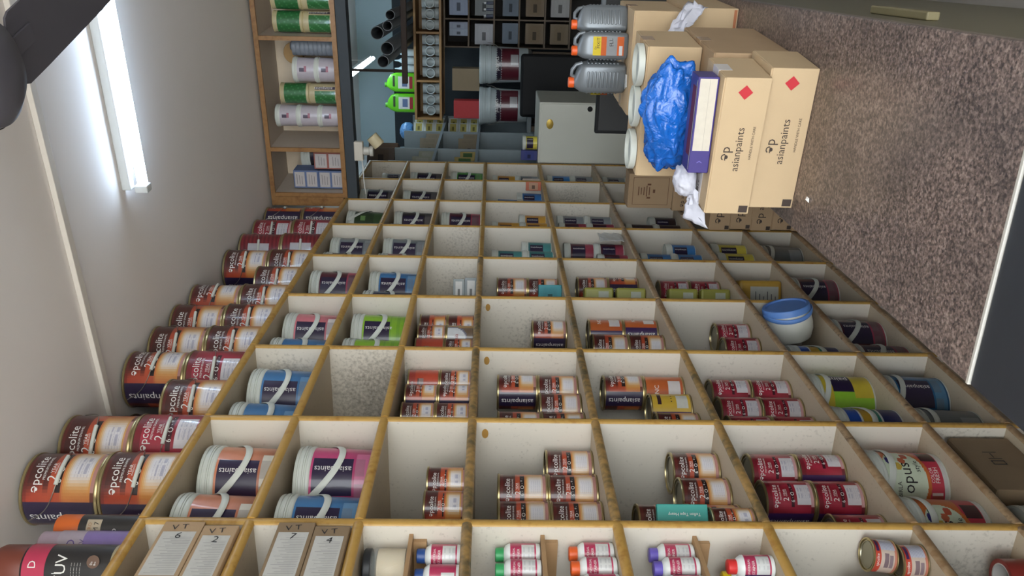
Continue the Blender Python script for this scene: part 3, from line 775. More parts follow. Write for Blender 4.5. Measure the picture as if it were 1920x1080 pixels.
pur = [('body', lathe_col([(.030, 0), (.030, .02), (.030, .11), (.030, .165)], [(150, 130, 190), (136, 112, 182), (178, 162, 176)]).mesh('body', True, PRINT)),
       ('cap', MB().lathe([(.027, .165), (.028, .166), (.028, .205), (.024, .21), (.001, .211)], 28).mesh('cap', True, mat('lilac_cap', (166, 146, 158), .45)))]
t = MB(); txt_cyl(t, 'D', .016, 5, .135, .030); txt_cyl(t, 'ZV', .018, 5, .112, .030); pur.append(('lettering', t.mesh('lettering', False, mat('violet_ink', (90, 70, 130), .6))))
spawn(pur, 'spray_can', 'purple and lilac spray can between black can and brown capped can', 'spray can', (-1.205, 1.495, TOPZ), 38)
br = [('body', lathe_col([(.046, 0), (.046, .012), (.046, .15)], [(176, 160, 120), (30, 28, 30)]).mesh('body', True, PRINT)),
      ('panel', lathe_band(.0466, .142, .188, -90, 90, (200, 40, 80), 24).mesh('panel', True, PRINT), 'red and pink band'),
      ('shoulder', MB().lathe([(.046, .15), (.046, .19), (.044, .195)], 32, cap0=False).mesh('shoulder', True, mat('black_gloss', (30, 28, 30), .35))),
      ('cap', MB().lathe([(.044, .190), (.045, .192), (.045, .245), (.040, .256), (.001, .258)], 32).mesh('cap', True, mat('brown_cap', (112, 54, 40), .45))),
      ('badge', MB().lathe([(.013, 0), (.013, .001)], 20, None, Matrix.Translation((.012, -.0455, .045)) @ Matrix.Rotation(pi/2, 4, 'X')).mesh('badge', True, mat('brown_badge', (96, 70, 54), .5)))]
t = MB(); txt_cyl(t, 'D', .014, 8, .168, .047); txt_cyl(t, 'UV', .04, 10, .11, .046); txt_cyl(t, 'p.·|', .02, -25, .118, .046)
for q in range(4): txt_cyl(t, '— – — ––', .03, -6, .088-.006*q, .046)
br.append(('lettering', t.mesh('lettering', False, WHITE)))
t = MB(); txt_cyl(t, 'Dark', .013, 15, .048, .0472); txt_cyl(t, 'Brown', .015, 15, .041, .0472); br.append(('lettering', t.mesh('lettering', False, WHITE)))
spawn(br, 'spray_can', 'black can with brown cap and red band at the near shelf end', 'spray can', (-1.200, 1.417, TOPZ), 38)

# ------------------------------------------------------------------ cartons
def cbox(name, label, cat, loc, rz, w, d, h, m, group=None, seam=True, marks=None, rot=None, tape=None):
    # carton; origin at bottom centre, front = local -Y; body, closing flaps and printed marks
    o = thing(name, label, cat, loc, rz, group, rot)
    obj('body', MB().bbox(-w/2, w/2, -d/2, d/2, 0, h-.003, .002).mesh('body', False, m), o)
    for s in (-1, 1):
        y0, y1 = (s*.0008, s*(d/2-.0015)); obj('flap', MB().bbox(-w/2+.001, w/2-.001, min(y0, y1), max(y0, y1), h-.0032, h, .001).mesh('flap', False, m), o)
    if tape: obj('tape', MB().box(-w/2-.0006, w/2+.0006, -.024, .024, h-.03, h+.0005).mesh('tape', False, tape), o)
    if marks: marks(o, w, d, h)
    return o
def mk_ap(o, w, d, h, sx=.0, sc=1, small=False, diamond=True, bar=True):
    O = (0, -d/2, 0); ex, ey = (1, 0, 0), (0, 0, 1); t = MB()
    if small:
        txt_flat(t, 'əp', .16*w, (-.32*w, -d/2, h*.52), ex, ey); txt_flat(t, 'asianpaints', .50*w, (.06*w, -d/2, h*.55), ex, ey)
        txt_flat(t, 'HANDLE WITH CARE', .36*w, (.02*w, -d/2, h*.25), ex, ey)
    else:
        txt_flat(t, 'əp', .10*w, (-.05*w+sx, -d/2, h*.70), ex, ey); txt_flat(t, 'asianpaints', .32*w*sc, (-.02*w+sx, -d/2, h*.46), ex, ey)
        txt_flat(t, 'HANDLE WITH CARE', .24*w, (.03*w+sx, -d/2, h*.20), ex, ey)
    obj('lettering', t.mesh('lettering', False, GREYINK), o)
    if bar: obj('printed_bar', quad_flat(MB(), O, ex, ey, -w/2+.004, -w/2+.004+.055*w, .004, .004+.2*h).mesh('printed_bar', False, GREYINK), o)
    if diamond:
        c = Vector((w*.40, -d/2-.0007, h*.52)); s = .016; mb = MB().add([c+Vector((0, 0, s)), c+Vector((s, 0, 0)), c-Vector((0, 0, s)), c-Vector((s, 0, 0))], [(0, 1, 2, 3)])
        obj('hazard_diamond', mb.mesh('hazard_diamond', False, mat('hazard_red', (190, 44, 54), .7)), o)
# boxes marked VT in the nearest bay
for (zb, h, word, lab, row) in ((2.158, .086, 'VT 6', 'cardboard box marked VT 6 with white label, upper of the top row pair', 0), (2.0826, .0745, 'VT 2', 'cardboard box marked VT 2, lower of the top row pair', 0),
                          (1.921, .080, 'VT 7', 'cardboard box marked VT 7, upper of the second row pair', 1), (1.8450, .0755, 'VT 4', 'cardboard box marked VT 4, lower of the second row pair', 1)):
    w = .32 if 'upper' in lab or '7' in word else .31
    o = thing('label_box', lab, 'box', (-1.135, 1.487-w/2-(.012 if h < .079 else 0), zb), radians(90), 'boxes marked VT in the nearest bay')
    d = .34
    obj('body', MB().bbox(-w/2, w/2, 0, d, 0, h-.0005, .002).mesh('body', False, CARD3 if row else CARD2), o)
    q = MB(); quad_flat(q, (0, 0, 0), (1, 0, 0), (0, 0, 1), w/2-.17, w/2-.035, .008, h-.008, .0006, (206, 204, 198))
    for k in range(22):
        x = w/2-.164+.0052*k; quad_flat(q, (0, 0, 0), (1, 0, 0), (0, 0, 1), x, x+.0016, .012, h-.016-.006*(k*7 % 5), .0009, (178, 176, 174))
    obj('label', q.mesh('label', False, PAPER), o)
    t = MB(); txt_flat(t, 'V T', .034, (w/2-.020, 0, h*.55), (0, 0, -1), (1, 0, 0), 8, .0012); txt_flat(t, word.split()[1], .012, (w/2-.048, 0, h*.48), (0, 0, -1), (1, 0, 0), -6, .0014)
    obj('handwriting', t.mesh('handwriting', False, BLACKINK), o)
# glass jar
def lathe_thing(name, label, cat, loc, pieces, rz=0, group=None, rot=None):
    o = thing(name, label, cat, loc, radians(rz), group, rot)
    for nm, prof, m in pieces: obj(nm, MB().lathe(prof, 32, cap0=nm != 'x').mesh(nm, True, m), o)
    return o
GLASS = mat('clear_glass', (232, 236, 232), .06, trans=.0, var=0); GLASS.node_tree.nodes['Principled BSDF'].inputs['Alpha'].default_value = .18
lathe_thing('glass_jar', 'clear jar of pale powder with black lid on the nearest ledge', 'jar', (-1.224, 1.448, 1.7225),
    [('glass', [(.040, 0), (.043, .004), (.043, .068), (.036, .078)], GLASS), ('powder', [(.040, .003), (.0405, .006), (.0405, .062), (.02, .068), (.001, .068)], mat('pale_powder', (206, 190, 160), .9, var=.2, scale=60)),
     ('lid', [(.039, .076), (.041, .077), (.041, .090), (.038, .093), (.001, .093)], mat('black_lid', (40, 42, 46), .45))])
# stainer bottles
def bottle_parts(cap):
    key = ('bottle', cap)
    if key in _P: return _P[key]
    r = .0245; nth, nz = 40, 16; mb = MB(); z0, z1 = .010, .066
    for j in range(nz+1):
        for i in range(nth):
            a = 2*pi*i/nth; mb.v.append(((r+.0004)*sin(a), -(r+.0004)*cos(a), z0+(z1-z0)*j/nz))
    for j in range(nz):
        for i in range(nth):
            th = (360*(i+.5)/nth+180) % 360-180; t = 1-(j+.5)/nz; c = (214, 214, 212)
            if -75 < th < -32: c = (64, 34, 84)
            elif t < .42: c = (200, 50, 92)
            elif th > 60 or t > .93: c = (200, 50, 92) if th > 66 or t > .96 else (214, 214, 212)
            elif -14 < th < 50 and int(t*44) % 2 and int(th/3) % 4: c = (198, 198, 198)
            k = (i+1) % nth; mb.f.append((j*nth+i, j*nth+k, (j+1)*nth+k, (j+1)*nth+i)); mb.c.append(c)
    caps = {'blue': (44, 76, 140), 'green': (60, 160, 96), 'orange': (222, 96, 44), 'violet': (108, 92, 184), 'yellow': (214, 184, 30), 'red': (214, 54, 52)}
    t = MB(); txt_cyl(t, 'UNIVERSAL', .034, 2, .0585, r+.0006); txt_cyl(t, 'STAINER', .030, 0, .0485, r+.0006)
    t2 = MB(); txt_cyl(t2, 'asianpaints', .046, -53, .038, r+.0006, up=True)
    p = [('body', MB().lathe([(.021, 0), (r-.001, .002), (r, .008), (r, .069), (.019, .077), (.0135, .080), (.0135, .084)], 32).mesh('body', True, mat('bottle_white', (222, 224, 222), .35))),
         ('label', mb.mesh('label', True, PRINT)), ('cap', MB().lathe([(.0155, .080), (.016, .082), (.0155, .097), (.0135, .0985), (.001, .0985)], 28).mesh('cap', True, mat('cap_'+cap, caps[cap], .4))),
         ('lettering', t.mesh('lettering', False, WHITE)), ('lettering', t2.mesh('lettering', False, WHITE))]
    _P[key] = p; return p
zz = lambda r: ROWZ[r]+TH/2+.001
for cap, pos in (('blue', [(1.466, -1.206, zz(3), 'rear'), (1.412, -1.215, zz(3), 'front')]), ('green', [(1.471, -1.206, 1.4335, 'rear'), (1.420, -1.206, 1.4335, 'middle'), (1.369, -1.208, 1.4335, 'front')]),
                 ('orange', [(1.471, -1.202, zz(4), 'rear'), (1.419, -1.198, zz(4), 'middle'), (1.368, -1.200, zz(4), 'front')]), ('violet', [(1.471, -1.204, 1.0955, 'rear'), (1.420, -1.198, 1.0955, 'middle'), (1.368, -1.202, 1.0955, 'front')]),
                 ('yellow', [(1.440, -1.240, zz(5), 'only')]), ('red', [(1.416, -1.188, zz(5), 'only')])):
    for y, x, z, wh in pos:
        spawn(bottle_parts(cap), 'stainer_bottle', f'white stainer bottle with {cap} cap'+(f', {wh} one of its row' if wh != 'only' else ' in the nearest bay'), 'bottle', (x, y, z), 36+{'rear': 0, 'middle': 14, 'front': -40}.get(wh, 0), 'stainer bottles in the nearest bay')
# small tins heaped in the nearest bay
zb = zz(6)
spawn(can_parts('C', .0500, .092), 'paint_can', 'cream can with blue print beside the two small red tins', 'paint can', (-1.262, 1.392, zb+.0665), 36)
spawn(can_parts('S', .0345, .056), 'paint_tin', 'small red banded tin standing by the partition, sixth row', 'tin', (-1.190, 1.438, zb), 30)
o = spawn(can_parts('S', .0345, .056), 'paint_tin', 'small red banded tin tipped on top of another small tin', 'tin', (-1.192, 1.455, zb+.0610), 36)
o.rotation_euler = (radians(4), radians(6), radians(36))
spawn(can_parts('C', .0490, .065), 'paint_can', 'short cream can under the cream can with blue print', 'paint can', (-1.255, 1.372, zb), 60)
zb = zz(7)
for i, (x, y, z, nm) in enumerate(((-1.225, 1.425, zb+.0, 'rear'), (-1.225, 1.336, zb, 'front'))):
    o = thing('tape_roll', f'red brown roll of packing tape, {nm} one, nearest bay', 'tape roll', (x, y, z), group='tape rolls in the nearest bay')
    obj('tape', MB().lathe([(.034, 0), (.043, 0), (.043, .062), (.034, .062)], 36, cap0=False, cap1=False).mesh('tape', True, mat('tape_red', (134, 48, 42), .3, var=.12)), o)
    obj('core', MB().lathe([(.034, .0005), (.034, .0615), (.031, .0615), (.031, .0005), (.034, .0005)], 36, cap0=False, cap1=False).mesh('core', True, mat('core_white', (196, 192, 188), .8)), o)
# odd things in the second to fifth bays ---------------------------------------
o = thing('tape_box', 'teal carton of tape rolls leaning before the front cans, fifth row', 'box', (-1.178, 1.588, zz(5)+.064), rot=(0, 0, radians(42)))
obj('carton', MB().bbox(-.03, .03, -.009, .009, 0, .118, .0015).mesh('carton', False, mat('teal_card', (54, 150, 140), .5)), o)
t = MB(); txt_flat(t, 'Teflon Tape Heavy', .075, (.008, -.009, .055), (0, 0, 1), (-1, 0, 0)); obj('lettering', t.mesh('lettering', False, WHITE), o)
o.location = (-1.184, 1.577, zz(5)+.1025)
spawn(can_parts('O', .043, .101, 48, 24), 'paint_can', 'small orange and brown enamel can under the teal carton, fifth row', 'paint can', (-1.197, 1.5612, zz(5)), 40)
cbox('carton', 'brown carton with scrawled marks in the bottom row, second bay', 'box', (-1.285, 1.805, zz(8)), radians(90), .24, .22, .165, CARD3, marks=lambda o, w, d, h: obj('marking', (lambda t: t.mesh('marking', False, BLACKINK))(txt_flat(MB(), '[]|\u2013|', .06, (.02, -d/2, h*.55), (1, 0, 0), (0, 0, 1))), o))
spawn(pail_parts('grey', .075, .15), 'paint_pail', 'small grey pail before the brown carton, bottom row, second bay', 'paint pail', (-1.25, 1.60, zz(8)), 40)
# white tub with blue lid, tilted on the green pail
o = thing('white_tub', 'round white tub with blue lid tipped sideways, seventh row, fourth bay', 'tub', (-1.248, 2.718, zz(7)+.0875), rot=(0, radians(76), radians(8)))
o.scale = (1.16, 1.16, 1.18)
obj('tub', MB().lathe([(.055, 0), (.062, .004), (.072, .03), (.074, .055), (.070, .085), (.066, .098)], 36).mesh('tub', True, mat('tub_white', (216, 216, 206), .4)), o)
obj('lid', MB().lathe([(.068, .090), (.073, .091), (.073, .105), (.070, .110), (.062, .111), (.060, .106), (.001, .106)], 36, cap0=False).mesh('lid', True, mat('tub_blue', (98, 142, 212), .45)), o)
hb = MB(); pts = [(.076*cos(a), .076*sin(a), .094-.016*sin((a-pi*1.05)/ (pi*.9)*pi)) for a in [pi*1.05+pi*.9*i/16 for i in range(17)]]
hb.tube(pts, .007, 8, None, .0025); obj('handle', hb.mesh('handle', True, mat('tub_blue', (72, 122, 206))), o)
o = spawn(pail_parts('fixblue', .080, .17), 'paint_pail', 'blue and green pail before the tipped white tub', 'paint pail', (-1.265, 2.512, zz(7)), 30)
# more small stock
def smallbox(name, label, loc, rz, w, d, h, col, deco=None, cat='box', group=None, plain=False):
    o = thing(name, label, cat, loc, radians(rz), group); obj('carton', MB().bbox(-w/2, w/2, -d/2, d/2, 0, h, .0015).mesh('carton', False, mat('card_%d_%d_%d' % col, col, .6, scale=40)), o)
    if plain:
        obj('tape', MB().box(-w/2-.0005, w/2+.0005, -.012, .012, h-.02, h+.0005).mesh('tape', False, TAPE), o); return o
    q = MB(); quad_flat(q, (0, -d/2, 0), (1, 0, 0), (0, 0, 1), -w*.4, w*.4, h*.2, h*.8, .0006, deco or (220, 218, 214))
    quad_flat(q, (0, -d/2, 0), (1, 0, 0), (0, 0, 1), -w*.3, w*.1, h*.4, h*.6, .0010, tuple(c*.6 for c in (deco or (220, 218, 214)))); obj('label', q.mesh('label', False, PAPER), o); return o
smallbox('switch_box', 'grey and white packet on top of another, third row, fifth bay', (-1.235, 3.10, zz(3)+.051), 24, .10, .06, .045, (150, 156, 156))
smallbox('switch_box', 'grey packet under another packet, third row, fifth bay', (-1.235, 3.10, zz(3)), 24, .11, .07, .050, (140, 146, 148))
smallbox('blade_box', 'teal flat box before the cans, fourth row, fifth bay', (-1.215, 3.015, zz(4)), 22, .09, .04, .09, (60, 142, 150), (70, 150, 160))
smallbox('blade_box', 'white flat box behind the teal flat box, fourth row, fifth bay', (-1.31, 2.975, zz(4)), 22, .07, .05, .14, (214, 212, 206))
for r, nm in ((4, 'fifth'), (5, 'sixth')):
    for k in range(2):
        o = thing('green_tin', f'flat olive green tin, {"lower" if k == 0 else "upper"} one, {nm} row, fifth bay', 'tin', (-1.232, 3.022, zz(r+1)+k*.128), radians(24), 'olive tins in the fifth bay')
        obj('body', MB().bbox(-.05, .05, -.028, .028, 0, .116, .008).mesh('body', False, mat('olive_tin', (150, 148, 66), .4)), o)
        q = MB(); quad_flat(q, (0, -.028, 0), (1, 0, 0), (0, 0, 1), -.035, .035, .02, .06, .0006, (186, 190, 170)); obj('label', q.mesh('label', False, PAPER), o)
        obj('cap', MB().lathe([(.013, .116), (.013, .126), (.001, .1265)], 20).mesh('cap', True, DARK), o)
o = thing('oil_can', 'yellow square can with large white label, seventh row, fifth bay', 'can', (-1.27, 3.13, zz(7)), radians(22))
obj('body', MB().bbox(-.085, .085, -.05, .05, 0, .175, .012).mesh('body', False, mat('can_ochre', (190, 150, 60), .45)), o)
obj('cap', MB().lathe([(.02, .174), (.02, .19), (.001, .19)], 20, None, Matrix.Translation((.04, 0, 0))).mesh('cap', True, mat('can_ochre', (190, 150, 60))), o)
q = MB(); quad_flat(q, (0, -.05, 0), (1, 0, 0), (0, 0, 1), -.07, .06, .015, .13, .0006, (200, 200, 190))
for k in range(6): quad_flat(q, (0, -.05, 0), (1, 0, 0), (0, 0, 1), -.06, .02+.01*(k % 3), .026+.016*k, .030+.016*k, .0010, (110, 110, 110))
obj('label', q.mesh('label', False, PAPER), o)
smallbox('sample_box', 'orange picture box beside the blue tub, fourth row, eighth bay', (-1.167, 4.562, zz(4)+.003), 15, .05, .02, .085, (190, 100, 70), (196, 150, 120))
smallbox('pale_box', 'pale flat box before the tubs, fourth row, ninth bay', (-1.235, 4.76, zz(4)), 26, .12, .03, .10, (206, 192, 180), (200, 190, 184))
o = thing('plastic_sachet', 'crumpled white packet hanging at the partition, fifth row, sixth bay', 'packet', (-1.146, 3.71, 1.04))
mb = MB(); n = 7; random.seed(3)
for j in range(n+1):
    for i in range(5): mb.v.append((.006+.010*random.random(), -.075+.03*i+.004*random.random(), -.05+.11*j/n))
mb.f = [(j*5+i, j*5+i+1, j*5+i+6, j*5+i+5) for j in range(n) for i in range(4)]; mb.c = [None]*len(mb.f)
me = mb.mesh('packet', False, mat('white_film', (206, 206, 204), .35, var=.1)); q = obj('packet', me, o); sm = q.modifiers.new('s', 'SOLIDIFY'); sm.thickness = .002
o.location = (-1.178, 3.655, .992)
spawn(tub_parts('grey'), 'paint_tub', 'grey labelled tub, top row, ninth bay, beside the end partition', 'paint tub', (-1.255, 4.93, zz(1)), 40)
# ------------------------------------------------------------------ granite counter
def granite():
    m, nt, b = newmat('brown_granite'); N = nt.nodes.new; L = nt.links.new
    ge = N('ShaderNodeNewGeometry')
    v = N('ShaderNodeTexVoronoi'); v.inputs['Scale'].default_value = 260; L(ge.outputs['Position'], v.inputs['Vector'])
    n1 = N('ShaderNodeTexNoise'); n1.inputs['Scale'].default_value = 150; n1.inputs['Detail'].default_value = 5; L(ge.outputs['Position'], n1.inputs['Vector'])
    n2 = N('ShaderNodeTexNoise'); n2.inputs['Scale'].default_value = 7; n2.inputs['Detail'].default_value = 4; L(ge.outputs['Position'], n2.inputs['Vector'])
    rp = N('ShaderNodeValToRGB'); e = rp.color_ramp.elements
    e[0].position = .28; e[0].color = lin((66, 58, 58))+(1,); e[1].position = .75; e[1].color = lin((154, 138, 130))+(1,)
    q = e.new(.45); q.color = lin((100, 88, 84))+(1,); q = e.new(.58); q.color = lin((124, 108, 103))+(1,)
    a = N('ShaderNodeMath'); a.operation = 'MULTIPLY_ADD'; L(v.outputs['Color'], a.inputs[0]); a.inputs[1].default_value = .34; L(n1.outputs['Fac'], a.inputs[2])
    s = N('ShaderNodeMath'); s.operation = 'SUBTRACT'; L(a.outputs[0], s.inputs[0]); s.inputs[1].default_value = .16
    L(s.outputs[0], rp.inputs['Fac'])
    mx = N('ShaderNodeMix'); mx.data_type = 'RGBA'; mx.blend_type = 'MULTIPLY'; mx.inputs['Factor'].default_value = .5
    L(rp.outputs['Color'], mx.inputs['A']); L(n2.outputs['Color'], mx.inputs['B'])
    r2 = N('ShaderNodeValToRGB'); r2.color_ramp.elements[0].color = (.45, .45, .47, 1); r2.color_ramp.elements[1].color = (1.25, 1.2, 1.15, 1); r2.color_ramp.elements[0].position = .3; r2.color_ramp.elements[1].position = .6
    L(n2.outputs['Fac'], r2.inputs['Fac']); L(r2.outputs['Color'], mx.inputs['B'])
    L(mx.outputs['Result'], b.inputs['Base Color']); b.inputs['Roughness'].default_value = .32; return m
GR = granite()
CZ = .85
cn = thing('shop_counter', 'brown speckled granite counter with olive side in the lower foreground', 'counter', (-.32, 1.065, 0))
def cp(name, me, m=None):
    o = obj(name, me, cn); o.location = (.32, -1.065, 0); return o
cp('granite_top', MB().bbox(-.557, -.079, 1.067, 3.5, CZ-.03, CZ, .003).mesh('granite_top', False, GR))
cp('edge_trim', MB().bbox(-.557, -.079, 1.060, 1.0665, CZ-.03, CZ+.001, .001).mesh('edge_trim', False, mat('pale_trim', (196, 192, 184), .4)))
cp('dark_top', MB().bbox(-.557, -.079, -.2, 1.0595, CZ-.03, CZ-.002, .003).mesh('dark_top', False, mat('slate_top', (44, 47, 54), .45, var=.1, scale=40)))
OLV = mat('olive_panel', (104, 98, 76), .4, var=.05)
cp('side_panel', MB().bbox(-.10, -.083, -.2, 3.5, .05, CZ-.0305, .002).mesh('side_panel', False, OLV))
cp('back_panel', MB().bbox(-.545, -.53, -.2, 3.5, .0, CZ-.0305, .002).mesh('back_panel', False, mat('dark_panel', (70, 66, 62), .6)))
cp('base', MB().box(-.528, -.102, -.15, 3.45, .0, .06).mesh('base', False, mat('dark_panel', (70, 66, 62))))
cp('ledge', MB().bbox(-.0825, -.066, 1.66, 1.92, .690, .716, .003).mesh('ledge', False, mat('olive_ledge', (138, 128, 96), .5)))
o = thing('paper_scrap', 'tiny white paper scrap on the granite', 'paper', (-.475, 1.752, CZ))
obj('scrap', MB().add([(0, 0, .001), (.010, .002, .001), (.012, .012, .003), (.002, .010, .001), (.006, .006, .008)], [(0, 1, 4), (1, 2, 4), (2, 3, 4), (3, 0, 4), (0, 3, 2, 1)]).mesh('scrap', False, WHITE), o)
# cartons on the counter
PT = mat('printed_tape', (206, 200, 198), .4, var=.05)
def m1(o, w, d, h): mk_ap(o, w, d, h, sx=.004)
b1 = cbox('carton', 'light brown carton with logo, lower one of the two at the counter front', 'box', (-.343, 1.905, CZ+.0005), radians(-8), .325, .155, .105, CARD, marks=m1)
b2 = cbox('carton', 'light brown carton with logo, upper one under the plastic bag', 'box', (-.357, 1.889, CZ+.1065), radians(-9), .318, .160, .103, CARD, marks=m1, tape=PT)
t = MB(); h = .103
txt_flat(t, 'asianpaints', .11, (.03, 0, h+.0004), (1, 0, 0), (0, 1, 0)); txt_flat(t, 'əp', .03, (-.08, 0, h+.0004), (1, 0, 0), (0, 1, 0)); txt_flat(t, 'paints', .05, (-.135, 0, h+.0004), (1, 0, 0), (0, 1, 0))
obj('tape_lettering', t.mesh('tape_lettering', False, GREYINK), b2)
b5 = cbox('carton', 'dull brown carton behind the two logo cartons on the counter', 'box', (-.338, 2.166, CZ+.0005), radians(-5.6), .352, .345, .188, CARD2, tape=TAPE)
b3 = cbox('carton', 'tan carton carrying three white lids, behind the blue bag', 'box', (-.333, 2.205, CZ+.190), radians(-7), .335, .195, .134, CARD, tape=TAPE)
b6 = cbox('carton', 'tan carton at the counter right, beneath the carton with silver jerrycans', 'box', (-.252, 2.645, CZ+.0005), radians(-3), .315, .31, .150, CARD, marks=lambda o, w, d, h: obj('stripe', quad_flat(MB(), (0, -d/2, 0), (1, 0, 0), (0, 0, 1), -w/2+.01, w/2-.004, .004, .012).mesh('stripe', False, mat('rust_print', (176, 110, 74), .8)), o))
b4 = cbox('carton', 'tan carton carrying the silver jerrycans', 'box', (-.257, 2.640, CZ+.152), radians(-3), .302, .30, .148, CARD, tape=TAPE)
# white lids on the carton
for i, x in enumerate((-.112, .004, .110)):
    p = b3.matrix_basis @ Vector((x, -.040, 0))
    lo = Vector(b3.location)+Matrix.Rotation(radians(-7), 3, 'Z') @ Vector((x, -.042, .1347))
    lathe_thing('pail_lid', f'round white lid on the tan carton, {["left", "middle", "right"][i]} one of three', 'lid', lo,
        [('rim', [(.050, 0), (.053, .001), (.053, .015), (.051, .017), (.047, .017), (.046, .006)], WPLAS), ('disc', [(.046, .005), (.045, .007), (.001, .007)], mat('lid_grey', (176, 182, 180), .5))], group='white lids on the tan carton')
# purple and cream box on the upper carton
o = thing('long_box', 'narrow cream box with purple end lying on the upper logo carton', 'box', (-.322, 1.862, CZ+.2105), radians(-4))
obj('body', MB().bbox(-.108, .108, -.034, .034, 0, .046, .002).mesh('body', False, mat('purple_card', (58, 44, 120), .4)), o)
q = MB(); quad_flat(q, (0, -.034, 0), (1, 0, 0), (0, 0, 1), -.056, .104, .004, .042, .0006, (216, 206, 190)); quad_flat(q, (0, -.034, 0), (1, 0, 0), (0, 0, 1), -.056, .104, .0195, .0205, .0009, (190, 180, 166))
obj('front_panel', q.mesh('front_panel', False, PAPER), o)
q = MB(); quad_flat(q, (0, 0, .046), (1, 0, 0), (0, 1, 0), -.07, .085, -.026, .006, .0006, (110, 44, 84)); quad_flat(q, (0, 0, .046), (1, 0, 0), (0, 1, 0), -.10, .10, -.034, -.029, .0008, (206, 206, 210)); obj('top_print', q.mesh('top_print', False, PAPER), o)
t = MB(); txt_flat(t, '\u203a', .006, (-.082, -.034, .023), (1, 0, 0), (0, 0, 1)); obj('lettering', t.mesh('lettering', False, mat('lilac_ink', (110, 100, 180), .5)), o)
# crumpled things
def crumple(name, label, cat, rx, ry, rz_, loc, rot, m, amp=.2, seed=1, sub=4, solid=0, ridge=1.0, two=None):
    from mathutils import noise
    bm = bmesh.new(); bmesh.ops.create_icosphere(bm, subdivisions=sub, radius=1)
    for v in bm.verts:
        p = v.co.copy(); q = p*1.6+Vector((seed*3.1, seed, 0))
        n = abs(noise.noise(q*1.5))*.9+abs(noise.noise(q*3.4))*.5*ridge+abs(noise.noise(q*7.5))*.28*ridge
        k = 1+amp*(n-.45)
        c = Vector((p.x*rx, p.y*ry, p.z*rz_))*k
        if two: # waist between two lobes
            c.z *= 1-.28*exp(-((p.x-two)/.22)**2); c.z += .012*p.x
        if c.z < -rz_*.72: c.z = -rz_*.72
        v.co = c
    me = bpy.data.meshes.new(name); bm.to_mesh(me); bm.free()
    for p in me.polygons: p.use_smooth = True
    me.materials.append(m); o = thing(name, label, cat, loc, rot=rot); obj('film', me, o); return o
def bagmat(name, c, rough=.22, trans=.35):
    m, nt, b = newmat(name); N = nt.nodes.new; L = nt.links.new
    b.inputs['Base Color'].default_value = lin(c)+(1,); b.inputs['Roughness'].default_value = rough
    b.inputs['Coat Weight'].default_value = .5; b.inputs['Coat Roughness'].default_value = .15
    tc = N('ShaderNodeTexCoord'); nz = N('ShaderNodeTexNoise'); nz.inputs['Scale'].default_value = 38; nz.inputs['Detail'].default_value = 3; nz.inputs['Distortion'].default_value = 1.2
    L(tc.outputs['Object'], nz.inputs['Vector']); bp = N('ShaderNodeBump'); bp.inputs['Strength'].default_value = .8; bp.inputs['Distance'].default_value = .012
    L(nz.outputs['Fac'], bp.inputs['Height']); L(bp.outputs['Normal'], b.inputs['Normal'])
    rp = N('ShaderNodeMix'); rp.data_type = 'RGBA'; rp.inputs['A'].default_value = lin([q*.8 for q in c])+(1,); rp.inputs['B'].default_value = lin([min(255, q*1.25+10) for q in c])+(1,)
    n2 = N('ShaderNodeTexNoise'); n2.inputs['Scale'].default_value = 9; L(tc.outputs['Object'], n2.inputs['Vector']); L(n2.outputs['Fac'], rp.inputs['Factor']); L(rp.outputs['Result'], b.inputs['Base Color'])
    return m
bag = crumple('plastic_bag', 'crumpled bright blue plastic bag lying between the cartons', 'bag', .140, .050, .078, (-.332, 1.992, CZ+.188+.058+.028), (0, radians(6), radians(-9)), bagmat('blue_film', (16, 88, 176), .2), .34, 2, 5, ridge=.45, two=-.35)
crumple('white_wrap', 'crumpled white wrapping inside the open end of the blue bag', 'wrapping', .040, .030, .030, (-.470, 1.925, CZ+.238), (0, 0, .3), mat('wrap_white', (204, 204, 216), .6, bump=.6, bscale=40), .35, 5, 4)
def sheet(name, label, cat, pts, nx, ny, m, amp=.006, seed=1, thick=.0012):
    from mathutils import noise
    a, b, c, d = [Vector(p) for p in pts]; mb = MB(); n = (b-a).cross(d-a).normalized()
    for j in range(ny+1):
        for i in range(nx+1):
            s, t = i/nx, j/ny; p = (a*(1-s)+b*s)*(1-t)+(d*(1-s)+c*s)*t
            p += n*(noise.noise(Vector((s*4+seed, t*5, seed)))*amp*2+abs(noise.noise(Vector((s*9, t*9+seed, 1))))*amp); mb.v.append(tuple(p))
    for j in range(ny):
        for i in range(nx): mb.f.append((j*(nx+1)+i, j*(nx+1)+i+1, (j+1)*(nx+1)+i+1, (j+1)*(nx+1)+i)); mb.c.append(None)
    o = thing(name, label, cat, a); me = mb.mesh('sheet', True, m); q = obj('sheet', me, o); q.location = -a
    sm = q.modifiers.new('thickness', 'SOLIDIFY'); sm.thickness = thick; return o
FILM = mat('wrap_white', (204, 204, 216), .6)
sheet('wrapping_sheet', 'crumpled white sheet draped over the carton at the counter right', 'wrapping', [(-.195, 2.36, 1.095), (-.180, 2.34, 1.050), (-.100, 2.42, .955), (-.085, 2.455, 1.005)], 8, 14, FILM, .010, 3)
sheet('wrapping_scrap', 'white plastic scrap hanging by the left end of the upper logo carton', 'wrapping', [(-.462, 1.905, 1.075), (-.495, 1.925, 1.075), (-.565, 1.925, 1.085), (-.580, 1.890, 1.030)], 6, 10, FILM, .008, 8)
sheet('paper_sheet', 'folded white paper beside the silver jerrycans', 'paper', [(-.300, 2.555, 1.155), (-.345, 2.55, 1.1535), (-.335, 2.52, 1.152), (-.300, 2.53, 1.152)], 4, 4, WHITE, .001, 2)
